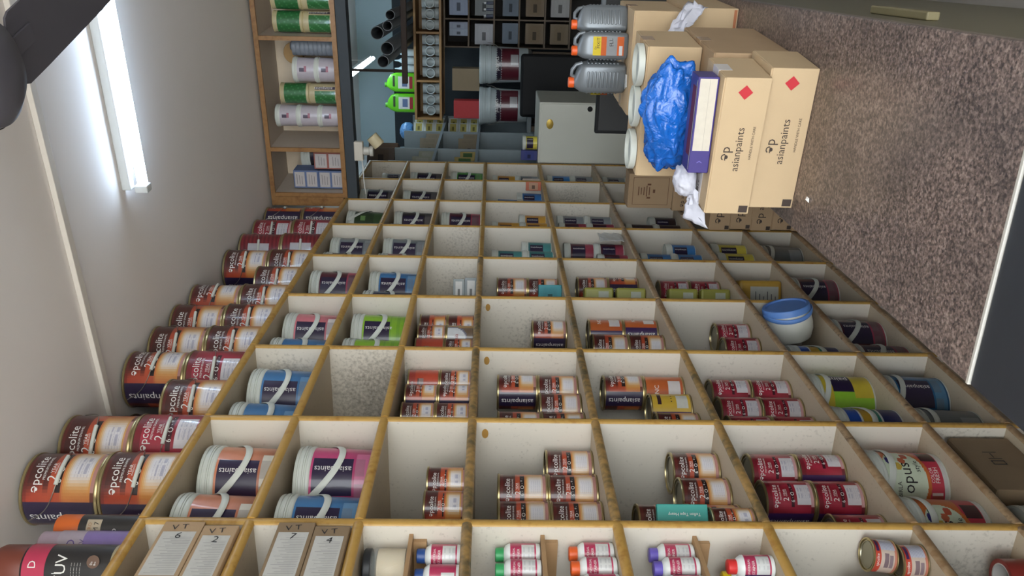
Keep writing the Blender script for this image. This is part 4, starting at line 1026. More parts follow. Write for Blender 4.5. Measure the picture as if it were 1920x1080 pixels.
# silver jerrycans ------------------------------------------------------------
def loft(secs, n=28, col=None):
    mb = MB(); m = n
    for (z, wx, wy, ox, oy, e) in secs:
        for i in range(n):
            a = 2*pi*i/n; ca, sa = cos(a), sin(a)
            mb.v.append((ox+wx*abs(ca)**(2/e)*(1 if ca >= 0 else -1), oy+wy*abs(sa)**(2/e)*(1 if sa >= 0 else -1), z))
    for j in range(len(secs)-1):
        for i in range(n):
            k = (i+1) % n; mb.f.append((j*m+i, j*m+k, (j+1)*m+k, (j+1)*m+i)); mb.c.append(col)
    mb.f += [tuple(reversed(range(n))), tuple((len(secs)-1)*m+i for i in range(n))]; mb.c += [col, col]
    return mb
def jerry(label, loc, rz, face):
    o = thing('jerrycan', label, 'jerrycan', loc, radians(rz), 'silver jerrycans on the tan carton')
    secs = [(0, .034, .024, 0, 0, 4), (.006, .0385, .029, 0, 0, 4.5), (.02, .040, .030, 0, 0, 4.5), (.115, .040, .030, 0, 0, 4.5), (.132, .037, .028, -.001, 0, 4), (.143, .026, .021, -.006, 0, 3), (.149, .016, .014, -.014, 0, 2.4), (.152, .0125, .0125, -.016, 0, 2)]
    SIL = mat('silver_plastic', (118, 123, 128), .32, .3, var=.05)
    obj('body', loft(secs, 36).mesh('body', True, SIL), o)
    obj('cap', MB().lathe([(.0135, .150), (.0145, .151), (.0145, .165), (.012, .167), (.001, .167)], 24, None, Matrix.Translation((-.016, 0, 0))).mesh('cap', True, mat('jerry_orange', (226, 92, 34), .4)), o)
    hd = MB(); hd.tube([(-.002, 0, .147), (.004, 0, .158), (.018, 0, .157), (.032, 0, .146), (.037, 0, .128)], .0055, 10); obj('handle', hd.mesh('handle', True, SIL), o)
    rb = MB()
    for k in range(9):
        z = .022+.0108*k
        for s in (-1, 1): rb.bbox(s*.040-.0022, s*.040+.0022, -.016, .016, z, z+.0062, .0018)
        if face == 'ribs': rb.bbox(-.022, .022, -.0325, -.029, z, z+.0062, .0018)
    obj('ribs', rb.mesh('ribs', True, SIL), o)
    if face == 'label':
        q = MB(); O = (0, -.0302, 0); ex, ey = (1, 0, 0), (0, 0, 1)
        quad_flat(q, O, ex, ey, -.028, .026, .082, .106, .0008, (224, 196, 40)); quad_flat(q, O, ex, ey, -.028, .026, .066, .082, .0008, (216, 96, 40)); quad_flat(q, O, ex, ey, -.028, .026, .034, .066, .0008, (150, 152, 156)); quad_flat(q, O, ex, ey, -.028, .026, .014, .034, .0008, (216, 96, 40)); quad_flat(q, O, ex, ey, -.027, .0, .018, .028, .0012, (210, 210, 214))
        obj('label', q.mesh('label', False, PAPER), o)
        t = MB(); txt_flat(t, 'FIXIT', .030, (.008, -.0302, .090), ex, ey, 0, .0014); txt_flat(t, 'Dr', .009, (-.006, -.0302, .0985), ex, ey, 0, .0014); obj('lettering', t.mesh('lettering', False, BLACKINK), o); t = txt_flat(MB(), 'FLL', .022, (.010, -.0302, .052), ex, ey, 8, .0014); obj('handwriting', t.mesh('handwriting', False, BLACKINK), o)
    else:
        q = MB(); O = (-.0405, 0, 0); ex, ey = (0, -1, 0), (0, 0, 1)
        quad_flat(q, O, ex, ey, -.02, .02, .07, .1, .003, (224, 196, 40)); quad_flat(q, O, ex, ey, -.02, .02, .05, .07, .003, (216, 96, 40)); obj('label', q.mesh('label', False, PAPER), o)
    return o
jz = CZ+.3005
jerry('silver jerrycan with yellow and orange label, middle one on the carton', (-.221, 2.575, jz), 4, 'label')
jerry('silver jerrycan at the right, half hidden behind the labelled one', (-.150, 2.625, jz), 20, 'ribs')
jerry('silver jerrycan showing its ribbed side, left one on the carton', (-.314, 2.580, jz), -8, 'ribs').scale = (1.12, 1.1, 1.03)
# cartons on the floor of the aisle ----------------------------------------------
for k in range(5):
    z0 = 0 if k == 0 else .152+.097*(k-1); hh = .1515 if k == 0 else .0965
    cbox('carton', ['dusty carton with logo at the bottom of the aisle pile', 'dusty carton with logo, second from bottom of the aisle pile', 'dusty carton with logo in the middle of the aisle pile', 'dusty carton with logo, second from top of the aisle pile', 'dusty carton with logo on top of the aisle pile'][k], 'box',
         (-1.130+.165+.003*(k % 2), 3.655+.17, z0), radians(-1+k % 2), .325, .33, hh, CARD2, 'aisle carton pile', marks=lambda o, w, d, h: mk_ap(o, w, d, h, small=True, diamond=False))
cbox('carton', 'small logo carton standing on the aisle pile', 'box', (-1.130+.105, 3.99-.02+.06, .5405), radians(-2), .205, .12, .112, CARD2, marks=lambda o, w, d, h: mk_ap(o, w, d, h, small=True, diamond=False))
def frame_print(o, w, d, h):
    q = MB(); c = (120, 78, 56); O = (0, -d/2, 0)
    for (a, b, e, f) in ((-.40, .40, .10, .11), (-.40, .40, .89, .90), (-.40, -.39, .10, .90), (.39, .40, .10, .90), (-.12, .12, .52, .54), (-.16, .16, .58, .60), (-.12, .12, .64, .66), (-.10, .10, .70, .72), (-.13, .13, .76, .78), (-.05, .05, .40, .45), (-.22, -.17, .5, .58), (.17, .22, .5, .58)):
        quad_flat(q, O, (1, 0, 0), (0, 0, 1), a*w, b*w, e*h, f*h, .0006, c)
    obj('printed_frame', q.mesh('printed_frame', False, PAPER), o)
cbox('carton', 'brown carton with printed red frame on the small logo carton', 'box', (-1.130+.102, 3.99+.04, .654), radians(-2), .175, .12, .222, CARD2, marks=frame_print)
# ------------------------------------------------------------------ overhead shelf across the passage
WN = Matrix.Translation((-1.15, 4.16, 0)) @ Matrix.Rotation(radians(-5.6), 4, 'Z')
ov = thing('overhead_shelf', 'brown edged overhead shelf of pails spanning the passage under the ceiling', 'shelf', (-1.15, 4.16, 2.30), radians(-5.6))
HX0, HX1 = .012, 1.68
def op(name, x0, x1, y0, y1, z0, z1, m, edge=None):
    o = obj(name, MB().box(x0, x1, y0, y1, z0-2.30, z1-2.30).mesh(name, False, m), ov); return o
EDGEB = wood_edge('brown_edge', (152, 112, 70), ((96, 66, 40), (130, 92, 56)), .42)
GREIGE = panel_mat('overhead_laminate', (196, 182, 168), [], .05)
op('side_panel', -.036, HX0-.0005, .001, .30, 2.3168, 2.684, GREIGE); op('edge_strip', -.036, HX0-.0005, -.011, .0005, 2.3168, 2.686, EDGEB)
op('shelf_board', HX0, HX1, .001, .30, 2.303, 2.318, GREIGE); op('top_board', HX0, HX1, .001, .30, 2.668, 2.684, GREIGE); op('back_panel', HX0, HX1, .30, .31, 2.303, 2.684, mat('overhead_back', (214, 196, 172), .7))
for x in (.022, .262, .806, 1.35, 1.67): op('divider', x-.008, x+.008, .001, .299, 2.3185, 2.6675, GREIGE)
for (x0, x1, z0, z1) in ((HX0, HX1, 2.296, 2.318), (HX0, HX1, 2.664, 2.686)): op('edge_strip', x0, x1, -.012, .0005, z0, z1, EDGEB)
for x in (.023, .262, .806, 1.35, 1.669): op('edge_strip', x-.010, x+.010, -.011, .0005, 2.3185, 2.6635, EDGEB)
tr = struct('trim_2', MB().box(.006, 3.0, -.0, .08, 2.246, 2.2955, None, WN).mesh('lintel', False, mat('lintel_slate', (58, 64, 70), .7, var=.08)))
def onov(x, y, z): return WN @ Vector((x, y, z))
zs = 2.3195
# local x of each pile from the shelf end
def niche(parts, name, label, cat, x, z, y=.09, rz=5, group='stock on the overhead shelf'):
    return spawn(parts, name, label, cat, onov(x, y, z), rz, group)
def tin_parts(seed):
    key = ('gt', seed)
    if key in _P: return _P[key]
    nth, nz = 40, 16; r, h = .050, .142; mb = MB()
    for j in range(nz+1):
        for i in range(nth):
            a = 2*pi*i/nth; mb.v.append((r*sin(a), -r*cos(a), .005+(h-.010)*j/nz))
    for j in range(nz):
        for i in range(nth):
            th = (360*(i+.5)/nth+180) % 360-180; t = 1-(j+.5)/nz; c = (196, 180, 136)
            if seed == 0 and .12 < t < .95: c = (34, 110, 50) if (j+i*3) % 7 else (60, 134, 74)
            if seed == 1 and .2 < t < .92 and -70 < th < 36: c = (40, 116, 54) if (i+j*5) % 6 else (76, 150, 90)
            if seed == 1 and .2 < t < .92 and 44 < th < 66: c = (60, 46, 78)
            k = (i+1) % nth; mb.f.append((j*nth+i, j*nth+k, (j+1)*nth+k, (j+1)*nth+i)); mb.c.append(c)
    p = [('body', mb.mesh('body', True, PRINT)), ('base', MB().lathe([(r*.95, 0), (r+.001, .001), (r+.001, .006), (r*.98, .006)], 32).mesh('base', True, mat('tin_cream', (192, 176, 132), .4))),
         ('lid', MB().lathe([(r*.98, h-.006), (r+.0015, h-.005), (r+.0015, h-.001), (r*.95, h), (.001, h-.002)], 32, cap0=False).mesh('lid', True, mat('tin_cream', (192, 176, 132))))]
    if seed == 1:
        t = MB(); txt_cyl(t, 'asianpaints', .09, 55, .070, r+.0005, up=True); p.append(('lettering', t.mesh('lettering', False, WHITE)))
    _P[key] = p; return p
NX = {'gt1': .948, 'gt2': .843, 'pail': .74, 'wt': .645, 'gt3': .535, 'lt': .430}
for nm, x, d in (('farther right', .974, 'rightmost'), ('right', .868, 'second from right')):
    for k in range(2): niche(tin_parts(0 if k else 1), 'paint_tin', f'green and cream tin, {d} pile, {"upper" if k else "lower"} one, overhead shelf', 'tin', x, zs+k*.1425)
for k in range(2):
    niche(tin_parts(0 if k else 1), 'paint_tin', f'green and cream tin, {"upper" if k else "lower"} one, between white tubs, overhead shelf', 'tin', .524, zs+k*.1425, rz=-15 if k == 0 else 5)
    niche(tub_parts('lilac', .062, .105), 'paint_tub', f'white tub, {"upper" if k else "lower"} one of two, beside the ribbed grey pail overhead', 'paint tub', .6405, zs+k*.1055)
for k in range(3): niche(tub_parts('lilac', .056, .1045), 'paint_tub', f'lilac white tub, {["lower", "middle", "upper"][k]} one of three on the overhead shelf', 'paint tub', .414, zs+k*.105, y=.075)
o = thing('ribbed_pail', 'ribbed blue grey pail against the overhead shelf partition', 'pail', onov(.749, .11, zs), group='stock on the overhead shelf')
prof = []
for k in range(10): prof += [(.042, .004+.021*k), (.0445, .008+.021*k), (.0445, .018+.021*k), (.044, .022+.021*k)]
obj('pail', MB().lathe(prof+[(.02, .216)], 32).mesh('pail', True, mat('grey_pail', (120, 126, 136), .45)), o)
obj('lid', MB().lathe([(.020, .2155), (.021, .218), (.018, .224), (.001, .224)], 24).mesh('lid', True, mat('grey_pail2', (96, 100, 110), .45)), o)
lathe_thing('tape_disc', 'tan round disc leaning behind the ribbed pail overhead', 'disc', onov(.695, .215, zs+.235), [('disc', [(.05, -.012), (.052, -.010), (.052, .010), (.05, .012)], mat('tan_disc', (176, 140, 92), .6))], rot=(radians(80), 0, 0))
bpy.data.objects[-1] if False else None
spawn(pail_parts('black', .075, .235, False), 'paint_pail', 'dark grey and brown tall pail behind white boxes, overhead shelf', 'paint pail', onov(.170, .219, zs), 10)
def whitebox(label, x, y, z, w, h, edge):
    o = thing('label_carton', label, 'box', onov(x, y, z), radians(-5.6+2), 'white labelled boxes on the overhead shelf')
    obj('carton', MB().bbox(-w/2, w/2, 0, .10, 0, h, .002).mesh('carton', False, mat('boxedge_%d' % edge[0], edge, .6)), o)
    q = MB()
    for s in (0, 1):
        quad_flat(q, (0, 0, 0), (1, 0, 0), (0, 0, 1), -w/2+.008, w/2-.008, .008+s*h*.49, h*.47+s*h*.48, .0006, (196, 188, 186))
        for k in range(3): quad_flat(q, (0, 0, 0), (1, 0, 0), (0, 0, 1), -w/2+.02, w/2-.03+.005*k, .02+s*h*.49+k*.013, .023+s*h*.49+k*.013, .0010, (140, 134, 136))
    obj('label', q.mesh('label', False, PAPER), o)
whitebox('blue edged white box, lower one at the left end, overhead shelf', .085, .05, zs, .094, .130, (96, 112, 150))
whitebox('blue edged white box, upper one at the left end, overhead shelf', .086, .05, zs+.1305, .094, .128, (96, 112, 150))
whitebox('red edged white box before the dark pail, overhead shelf', .190, .04, zs, .088, .145, (150, 90, 80))
# switch box with lamp holder hanging under the overhead shelf
o = thing('switch_box', 'white switch box with lamp holder beneath the overhead shelf end', 'switch box', (-.890, 4.13, 2.2235))
obj('box', MB().bbox(-.048, .048, -.02, .02, -.022, .022, .004).mesh('box', False, mat('switch_white', (204, 196, 182), .5)), o)
obj('holder', MB().lathe([(.018, 0), (.022, .004), (.02, .03), (.026, .034), (.026, .05)], 24, None, Matrix.Translation((.0, 0, -.022)) @ Matrix.Rotation(pi, 4, 'X')).mesh('holder', True, mat('holder_white', (190, 186, 176), .4)), o)
obj('roll', MB().lathe([(.028, -.03), (.030, -.028), (.030, .028), (.028, .03)], 24, None, Matrix.Translation((.052, 0, -.085)) @ Matrix.Rotation(radians(50), 4, 'Y')).mesh('roll', True, mat('roll_cream', (200, 186, 150), .6)), o)
hb = MB(); hb.tube([(-.046, 0, -.012), (-.09, .01, -.016), (-.15, .02, -.014), (-.23, .03, -.02)], .003, 6); obj('cable', hb.mesh('cable', True, WHITE), o)
hb = MB(); hb.tube([(0, 0, .021), (0, 0, .0)], .006, 8)
# ------------------------------------------------------------------ ceiling fan
FAN = mat('fan_brown', (86, 84, 92), .5, var=.05)
fn = thing('ceiling_fan', 'dark brown ceiling fan with long blade in the upper corner', 'fan', (-.19, 1.43, 2.40))
obj('motor', MB().lathe([(.02, -.040), (.06, -.036), (.088, -.018), (.094, 0), (.094, .03), (.08, .05), (.03, .06)], 48).mesh('motor', True, FAN), fn)
obj('ring', MB().lathe([(.0942, -.006), (.0952, -.004), (.0952, .002), (.0942, .004)], 48, cap0=False, cap1=False).mesh('ring', True, mat('fan_ring', (150, 146, 140), .35, .5)), fn)
obj('rod', MB().lathe([(.012, .058), (.012, .27), (.05, .275), (.055, .299)], 24).mesh('rod', True, FAN), fn)
for az in (70.8, 222, 330):
    g = MB(); Mx = Matrix.Rotation(radians(az), 4, 'Z') @ Matrix.Translation((0, -.0, 0)) @ Matrix.Rotation(radians(3), 4, 'X')
    prof = [(.100, .050), (.106, .062), (.12, .068), (.2, .070), (.45, .072), (.58, .072), (.61, .060), (.615, .03)]
    vs = []
    for z in (-.002, .002):
        for x, wd in prof: vs.append(Mx @ Vector((x, -wd+.010, z)))
        for x, wd in reversed(prof): vs.append(Mx @ Vector((x, wd+.010, z)))
    n = len(prof)*2
    g.add(vs, [tuple(range(n)), tuple(range(2*n-1, n-1, -1))]+[(i, (i+1) % n, n+(i+1) % n, n+i) for i in range(n)])
    b = obj('blade', g.mesh('blade', False, FAN), fn)
    obj('bracket', MB().bbox(.08, .17, -.018, .018, -.007, -.0025, .001, None, Mx).mesh('bracket', False, FAN), b)
# ------------------------------------------------------------------ passage and back room
# second tube, hung along the room
tl = thing('tube_light', 'short glowing tube hung in the back room beyond the overhead shelf', 'light', (-.71, 6.15, 2.5))
obj('tube', MB().lathe([(.013, -.56), (.013, .56)], 14, None, Matrix.Rotation(pi/2, 4, 'X')).mesh('tube', True, mat('tube_glow2', (255, 255, 255), .4, emit=((214, 240, 255), 36))), tl)
obj('batten', MB().bbox(-.018, .018, -.58, .58, .018, .045, .003).mesh('batten', False, mat('batten_white', (205, 208, 208))), tl)
for s in (-1, 1): obj('hanger', MB().tube([(0, s*.4, .044), (0, s*.4, .1995)], .003, 6).mesh('hanger', True, WHITE), tl)
# tinting machine
tm = thing('tinting_machine', 'cream steel cabinet with gold badge standing at the shelving end', 'machine', (-.96, 5.05, 0), radians(0))
CRM = mat('cream_steel', (206, 206, 194), .45, var=.05, scale=6)
obj('body', MB().bbox(-.185, .19, .003, .50, .02, 1.272, .006).mesh('body', False, CRM), tm)
obj('front_panel', MB().bbox(-.178, .182, -.006, .0025, .05, 1.262, .003).mesh('front_panel', False, CRM), tm)
obj('badge', MB().lathe([(.030, 0), (.030, .003), (.026, .004)], 28, None, Matrix.Translation((.06, -.0065, 1.205)) @ Matrix.Rotation(pi/2, 4, 'X') @ Matrix.Scale(.72, 4, (0, 1, 0))).mesh('badge', True, mat('gold_badge', (176, 146, 62), .35, .5)), tm)
obj('lock', MB().lathe([(.016, 0), (.016, .004), (.010, .005), (.010, .008)], 20, None, Matrix.Translation((.155, -.0065, .965)) @ Matrix.Rotation(pi/2, 4, 'X')).mesh('lock', True, DARK), tm)
for x in (-.15, .15):
    for y in (.04, .46): obj('foot', MB().lathe([(.02, 0), (.02, .021)], 16, None, Matrix.Translation((x, y, 0))).mesh('foot', True, DARK), tm)
spawn(tub_parts('yellow', .045, .09), 'paint_tub', 'cream and green tub on the cream cabinet', 'paint tub', (-1.035, 5.13, 1.2745), 20)
o = smallbox('paint_box', 'blue and red carton standing on the cream cabinet', (-1.105, 5.11, 1.2745), 0, .06, .05, .10, (54, 60, 120), (60, 70, 140))
# black monitor and framed screen beyond the cartons
o = thing('monitor', 'black flat monitor standing behind the cartons on the counter', 'monitor', (-.47, 3.20, CZ))
obj('screen', MB().bbox(-.134, .19, 0, .03, .115, .305, .004).mesh('screen', False, DARK), o)
obj('panel', MB().bbox(-.122, .178, -.002, .0008, .128, .294, .0008).mesh('panel', False, mat('screen_black', (9, 9, 11), .55)), o)
obj('stand', MB().bbox(-.02, .06, .03, .05, .0, .2, .004).mesh('stand', False, DARK), o)
obj('foot', MB().bbox(-.09, .11, -.03, .09, .0005, .012, .003).mesh('foot', False, DARK), o)
o = thing('framed_screen', 'grey framed dark screen behind the jerrycan carton', 'screen', (-.17, 2.98, CZ))
obj('frame', MB().bbox(-.10, .15, 0, .02, 0.0, .335, .004).mesh('frame', False, mat('frame_grey', (96, 102, 108), .45)), o)
obj('glass', MB().bbox(-.088, .138, -.0025, .0006, .012, .320, .0008).mesh('glass', False, mat('screen_black', (9, 9, 11), .55)), o)
# black chair behind the machine
ch = thing('office_chair', 'black padded chair standing behind the cream cabinet', 'chair', (-.78, 5.85, 0), radians(8))
obj('backrest', MB().bbox(-.22, .22, .16, .21, .82, 1.36, .02).mesh('backrest', False, DARK), ch)
obj('seat', MB().bbox(-.22, .22, -.24, .2, .62, .68, .02).mesh('seat', False, DARK), ch)
for x in (-.18, .18):
    for y in (-.2, .18): obj('leg', MB().tube([(x, y, 0), (x, y, .621)], .012, 8).mesh('leg', True, STEEL), ch)
    obj('upright', MB().tube([(x, .19, .66), (x, .19, .85)], .012, 8).mesh('upright', True, STEEL), ch)
# grey rack continuing the left shelving
gr = thing('grey_rack', 'grey painted compartment rack beyond the cream shelving', 'rack', (-1.15, 5.07, 0))
GP = mat('grey_rack_paint', (128, 138, 142), .6, var=.06)
GZ = [1.655, 1.925, 2.195]; GY = [5.075, 5.45, 6.05, 6.72]
def gp(name, x0, x1, y0, y1, z0, z1): q = obj(name, MB().box(x0, x1, y0, y1, z0, z1).mesh(name, False, GP), gr); q.location = (1.15, -5.07, 0); return q
for y in GY: gp('divider', -1.53, -1.15, y-.009, y+.009, 0, 2.2)
for z in [.35, .8, 1.25]+GZ[:2]:
    for a, b in zip(GY[:-1], GY[1:]): gp('shelf_board', -1.53, -1.151, a+.0095, b-.0095, z-.009, z+.009)
gp('back_panel', -1.54, -1.5305, 5.07, 6.73, 0, 2.2)
k = 0
for a, b, z, n, col, dec in ((5.45, 6.05, GZ[0], 3, (118, 104, 84), (126, 112, 92)), (5.45, 6.05, GZ[1], 3, (124, 112, 94), (130, 118, 98)), (5.075, 5.45, GZ[0], 2, (150, 132, 80), (60, 90, 50)), (5.075, 5.45, GZ[1], 2, (132, 134, 120), (150, 150, 140))):  # box colours darkened to carry the dimness of the back room
    for i in range(n):
        yy = b-.06-i*.16; k += 1
        smallbox('parts_box', f'darkened parts box in the grey rack, {["farthest", "middle", "nearest"][i]} of {["lower far", "upper far", "lower near", "upper near"][[(5.45, GZ[0]), (5.45, GZ[1]), (5.075, GZ[0]), (5.075, GZ[1])].index((a, z))]} compartment', (-1.215, yy-.02, z+.0095), 40, .10, .08, .10+.03*(i % 2), col, dec, group='parts boxes in the grey rack')
for row in range(2):
    for i in range(2):
        for k in range(3):
            smallbox('switch_packet', f'yellow and white switch packet, {["far", "near"][i]} column, {["bottom", "middle", "top"][k]} of the {["lower", "upper"][row]} rack level', (-1.205-.02*i, 6.650-.105*i, GZ[row]+.0095+.081*k), 40, .085, .05, .080, (206, 210, 206), (196, 180, 92), group='switch packets in the grey rack')
for i, (y, x) in enumerate(((5.46, -1.08), (5.62, -1.02))): pass
smallbox('brown_box', 'dark brown box on the near end of the grey rack', (-1.22, 5.47, 2.2005), 20, .11, .13, .18, (70, 56, 46), (84, 68, 56)).scale = (1, 1, 1)
smallbox('brown_box', 'brown box standing behind the dark one on the grey rack', (-1.24, 5.68, 2.2005), 20, .13, .13, .20, (96, 74, 56), (104, 82, 64))
# overhead pipes
for i, (x, z, r, L_) in enumerate(((-.303, 2.188, .029, 1.80), (-.366, 2.207, .030, 1.80), (-.41, 2.271, .040, 1.78), (-.501, 2.213, .040, 1.82), (-.580, 2.240, .036, 1.70))):
    o = thing('pvc_pipe', f'grey plastic pipe stored overhead, {["first", "second", "third", "fourth", "fifth"][i]} from the right', 'pipe', (x, 5.3, z), group='grey pipes stored overhead')
    obj('pipe', MB().lathe([(r, 0), (r, L_), (r*.9, L_), (r*.9, .0), (r, 0)], 28, None, Matrix.Rotation(-pi/2, 4, 'X'), False, False).mesh('pipe', True, mat('pvc_grey', (128, 134, 140), .45)), o)
o = thing('pipe_bracket', 'dark steel bracket carrying the overhead pipes', 'bracket', (-.45, 5.6, 2.13))
obj('beam', MB().bbox(-.30, .30, -.02, .02, -.01, .026, .003).mesh('beam', False, mat('rust_steel', (64, 50, 44), .7)), o)
for x in (-.22, .29): obj('hanger', MB().bbox(x-.008, x+.008, -.01, .01, .02, .5695, .002).mesh('hanger', False, mat('rust_steel', (64, 50, 44))), o)
for i, y in enumerate((7.0,)):
    o = thing('pipe_bracket', 'dark steel bracket at the far wall under the pipes', 'bracket', (-.45, y, 2.12)); obj('beam', MB().bbox(-.30, .30, -.02, .1995, -.01, .026, .003).mesh('beam', False, mat('rust_steel', (64, 50, 44))), o)
# cubby row with pipe fittings on the far racks
cu = thing('fittings_cubby', 'brown wooden cubby row holding white pipe fittings in the back room', 'shelf', (-.68, 6.40, 0))
def cb(name, x0, x1, y0, y1, z0, z1, m): q = obj(name, MB().bbox(x0, x1, y0, y1, z0, z1, .002).mesh(name, False, m), cu); q.location = (.68, -6.40, 0)
CW = mat('cubby_wood', (150, 112, 66), .5, var=.12)
cb('top_board', -1.13, .30, 6.40, 6.70, 2.135, 2.153, CW); cb('shelf_board', -1.13, .30, 6.40, 6.70, 1.945, 1.963, CW)
for x in (-1.12, -.838, -.486, -.14, .28): cb('divider', x-.008, x+.008, 6.402, 6.70, 1.9635, 2.1345, CW)
cb('back_panel', -1.13, .30, 6.7005, 6.71, 1.94, 2.155, CW)
PV = mat('pvc_white', (168, 176, 178), .45)
fi = 0
for x0, x1, nn in ((-1.10, -.86, 3), (-.82, -.50, 4), (-.47, -.16, 4)):
    for i in range(nn):
        x = x0+(x1-x0)*(i+.5)/nn; fi += 1
        o = thing('pipe_fitting', f'white pipe fitting {"tee" if i % 2 else "elbow"} in the cubby, {["first", "second", "third", "fourth"][i]} from left, {["left", "middle", "right"][(x0 > -1) + (x0 > -.6)]} box', 'pipe fitting', (x, 6.49, 1.9635), group='pipe fittings in the cubby')
        r = .034
        obj('run', MB().lathe([(r, 0), (r*1.12, .002), (r*1.12, .03), (r, .032), (r, .10), (r*1.12, .102), (r*1.12, .13), (r*.9, .13), (r*.9, .02)], 24, cap1=True).mesh('run', True, PV), o)
        obj('branch', MB().lathe([(r*.9, 0), (r*.9, .045), (r*1.05, .046), (r*1.05, .07), (r*.85, .07), (r*.85, .02)], 24, None, Matrix.Translation((0, 0, .068)) @ Matrix.Rotation(pi/2, 4, 'X'), True, True).mesh('branch', True, PV), o)
# steel rack below with boxes and jars
rk = thing('steel_rack', 'dark steel rack of small goods below the fittings cubby', 'rack', (-.20, 6.55, 0))
def rp(name, x0, x1, y0, y1, z0, z1, m): q = obj(name, MB().box(x0, x1, y0, y1, z0, z1).mesh(name, False, m), rk); q.location = (.20, -6.55, 0); return q
RB = mat('rack_brown', (96, 82, 68), .7)
for z in (.98, 1.17, 1.365, 1.555, 1.748, 1.932): rp('shelf_board', -.60, .5, 6.55, 6.95, z-.006, z+.006, RB)
for x in (-.595, -.392, -.19, .01, .24, .49): rp('divider', x-.005, x+.005, 6.551, 6.95, 0, 1.9255, RB)
rp('back_panel', -.605, .5, 6.951, 6.96, 0, 1.937, mat('rack_dark', (46, 42, 40), .8))
goods = [(-.49, 1.7545, (150, 160, 178), 'blue white'), (-.44, 1.7545, (146, 156, 176), 'blue white'), (-.29, 1.7545, (140, 152, 176), 'blue white'), (-.50, 1.5615, (160, 160, 164), 'pale'), (-.29, 1.5615, (120, 124, 128), 'grey'), (-.49, 1.1765, (110, 92, 70), 'brown'), (-.29, 1.1765, (110, 92, 70), 'brown'), (-.29, .9865, (150, 148, 146), 'white'), (-.49, .9865, (112, 96, 74), 'brown'), (-.49, 1.3715, (96, 106, 118), 'slate'), (-.29, 1.3715, (96, 106, 118), 'slate')]  # goods colours lowered too, shade of the dark corner included
cnt = defaultdict(int)
for (x, z, col, nm) in goods:
    lv = {1.7545: 'top', 1.5615: 'second', 1.3715: 'third', 1.1765: 'fourth', .9865: 'fifth'}[z]; cnt[(lv, nm)] += 1
    smallbox('goods_box', f'{nm} goods box on the {lv} level of the steel rack, {["", "left", "second", "right"][cnt[(lv, nm)]]} one', (x, 6.62, z), 0, .05 if nm == 'blue white' and x < -.4 else .15, .10, .14 if nm != 'slate' else .12, col, tuple(min(255, c*1.1) for c in col), group='goods on the steel rack')
for i in range(4):
    lathe_thing('small_jar', f'small silver capped jar on the steel rack, {["first", "second", "third", "fourth"][i]} from left', 'jar', (-.366+.046*i, 6.585, 1.5620), [('jar', [(.017, 0), (.019, .002), (.019, .05), (.016, .055)], mat('jar_slate', (70, 76, 96), .4)), ('cap', [(.018, .055), (.019, .056), (.019, .072), (.001, .073)], mat('jar_cap', (160, 164, 168), .4, .4))], group='small jars on the steel rack')
# big white buckets on a low bench
bn = thing('low_bench', 'dark bench in the back room under the tall white buckets', 'bench', (-1.0, 6.30, 0))
obj('top', MB().bbox(-.16, .40, -.2, .2, 1.27, 1.30, .003).mesh('top', False, mat('bench_grey', (120, 126, 128), .6)), bn)
for x in (-.13, .37):
    for y in (-.17, .17): obj('leg', MB().bbox(x-.02, x+.02, y-.02, y+.02, 0, 1.2695, .002).mesh('leg', False, RB), bn)
for i, x in enumerate((-.99, -.69)):
    o = thing('tall_bucket', f'tall white bucket with maroon label on the bench, {["left", "right"][i]} one', 'bucket', (x, 6.27, 1.3005), radians(10), 'tall white buckets on the bench')
    obj('bucket', MB().lathe([(.115, 0), (.12, .004), (.132, .27), (.138, .272), (.138, .29), (.134, .292), (.134, .31), (.138, .312), (.138, .33)], 40).mesh('bucket', True, mat('bucket_white', (176, 186, 188), .45)), o)
    obj('label', lathe_band(.1285, .07, .20, -60, 60, (96, 26, 40), 24).mesh('label', True, PRINT), o)
    obj('label', lathe_band(.1300, .20, .25, -60, 60, (44, 30, 52), 24).mesh('label', True, PRINT), o)
    obj('sticker', lathe_band(.1292, .075, .13, -5, 30, (170, 166, 168), 10).mesh('sticker', True, PRINT), o)
    obj('lid', MB().lathe([(.138, .3295), (.141, .331), (.141, .35), (.136, .356), (.12, .356), (.118, .35), (.001, .35)], 40, cap0=False).mesh('lid', True, mat('bucket_white', (176, 186, 188))), o)
    hb = MB(); hb.tube([(.145*cos(a), .145*sin(a)*.3-.12, .30-.14*sin(a)) for a in [pi*k/14 for k in range(15)]], .002, 6); obj('handle', hb.mesh('handle', True, WIRE), o)
    t = MB(); txt_cyl(t, 'paints', .10, 0, .225, .131); obj('lettering', t.mesh('lettering', False, WHITE), o)
smallbox('red_box', 'plain red box beside the brown carton in the back room', (-1.02, 6.30, 1.6575), 0, .13, .10, .19, (170, 40, 44), plain=True)
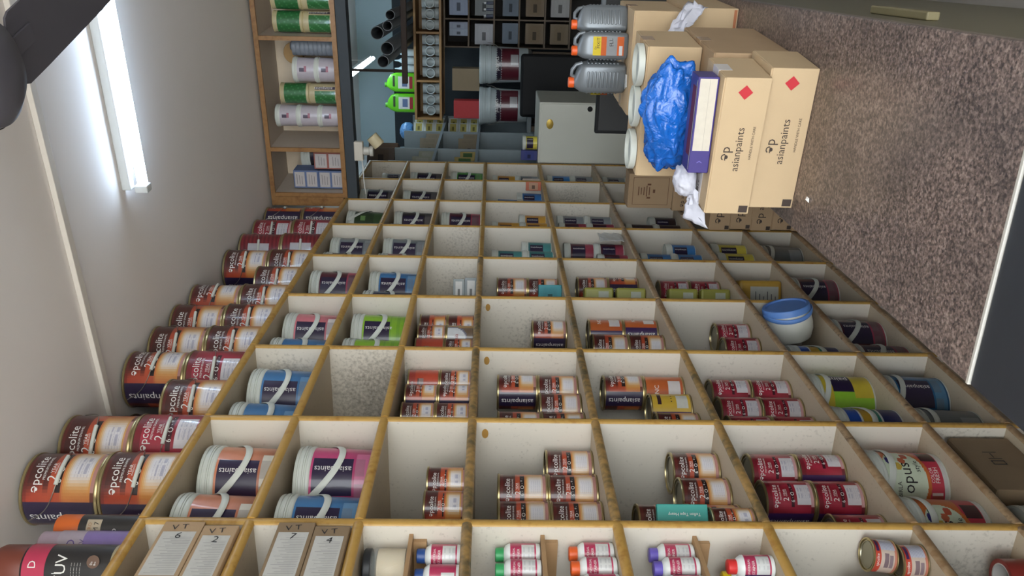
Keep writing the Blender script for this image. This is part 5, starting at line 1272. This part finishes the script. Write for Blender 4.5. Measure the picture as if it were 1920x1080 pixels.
smallbox('brown_carton', 'tall brown carton standing on the right white bucket', (-.80, 6.30, 1.6575), 0, .16, .12, .20, (128, 110, 84), plain=True)
# jerrycans and bottles on the cubby
for i, x in enumerate((-1.02, -.865)):
    o = thing('green_jerrycan', f'bright green jerrycan with picture label on the cubby, {["left", "right"][i]} one', 'jerrycan', (x, 6.52, 2.1535), radians(5), 'green jerrycans on the cubby')
    secs = [(0, .066, .04, 0, 0, 4.5), (.01, .072, .046, 0, 0, 5), (.15, .072, .046, 0, 0, 5), (.19, .058, .040, 0, 0, 4), (.215, .030, .026, -.01, 0, 3), (.22, .018, .018, -.02, 0, 2)]
    obj('body', loft(secs, 32).mesh('body', True, mat('jerry_green', (96, 186, 24), .4)), o)
    obj('cap', MB().lathe([(.018, .218), (.018, .236), (.001, .237)], 20, None, Matrix.Translation((-.02, 0, 0))).mesh('cap', True, mat('jerry_green2', (80, 160, 30), .4)), o)
    q = MB(); O = (0, -.0462, 0); quad_flat(q, O, (1, 0, 0), (0, 0, 1), -.045, .045, .02, .13, .0008, (206, 206, 204)); quad_flat(q, O, (1, 0, 0), (0, 0, 1), -.045, .045, .02, .045, .0012, (150, 40, 44)); quad_flat(q, O, (1, 0, 0), (0, 0, 1), -.03, .03, .06, .10, .0012, (90, 110, 150)); obj('label', q.mesh('label', False, PAPER), o)
    obj('grip', MB().bbox(-.03, .05, -.047, -.040, .155, .172, .003).mesh('grip', False, mat('jerry_hole', (40, 60, 24), .6)), o)
for i, x in enumerate((-.76, -.70, -.64)):
    lathe_thing('cone_bottle', f'pale cone topped bottle on the cubby, {["left", "middle", "right"][i]} one', 'bottle', (x, 6.50, 2.1535), [('bottle', [(.026, 0), (.028, .003), (.028, .07), (.020, .10), (.007, .125), (.004, .155)], mat('bottle_pale', (180, 196, 204), .4))], group='cone topped bottles on the cubby')
crumple('blue_packet', 'blue and yellow packet on the grey rack end', 'packet', .07, .05, .06, (-1.2, 6.30, 2.2005), (0, 0, .4), bagmat('packet_blue', (70, 120, 170), .4), .2, 9, 3)
bpy.context.view_layer.update()
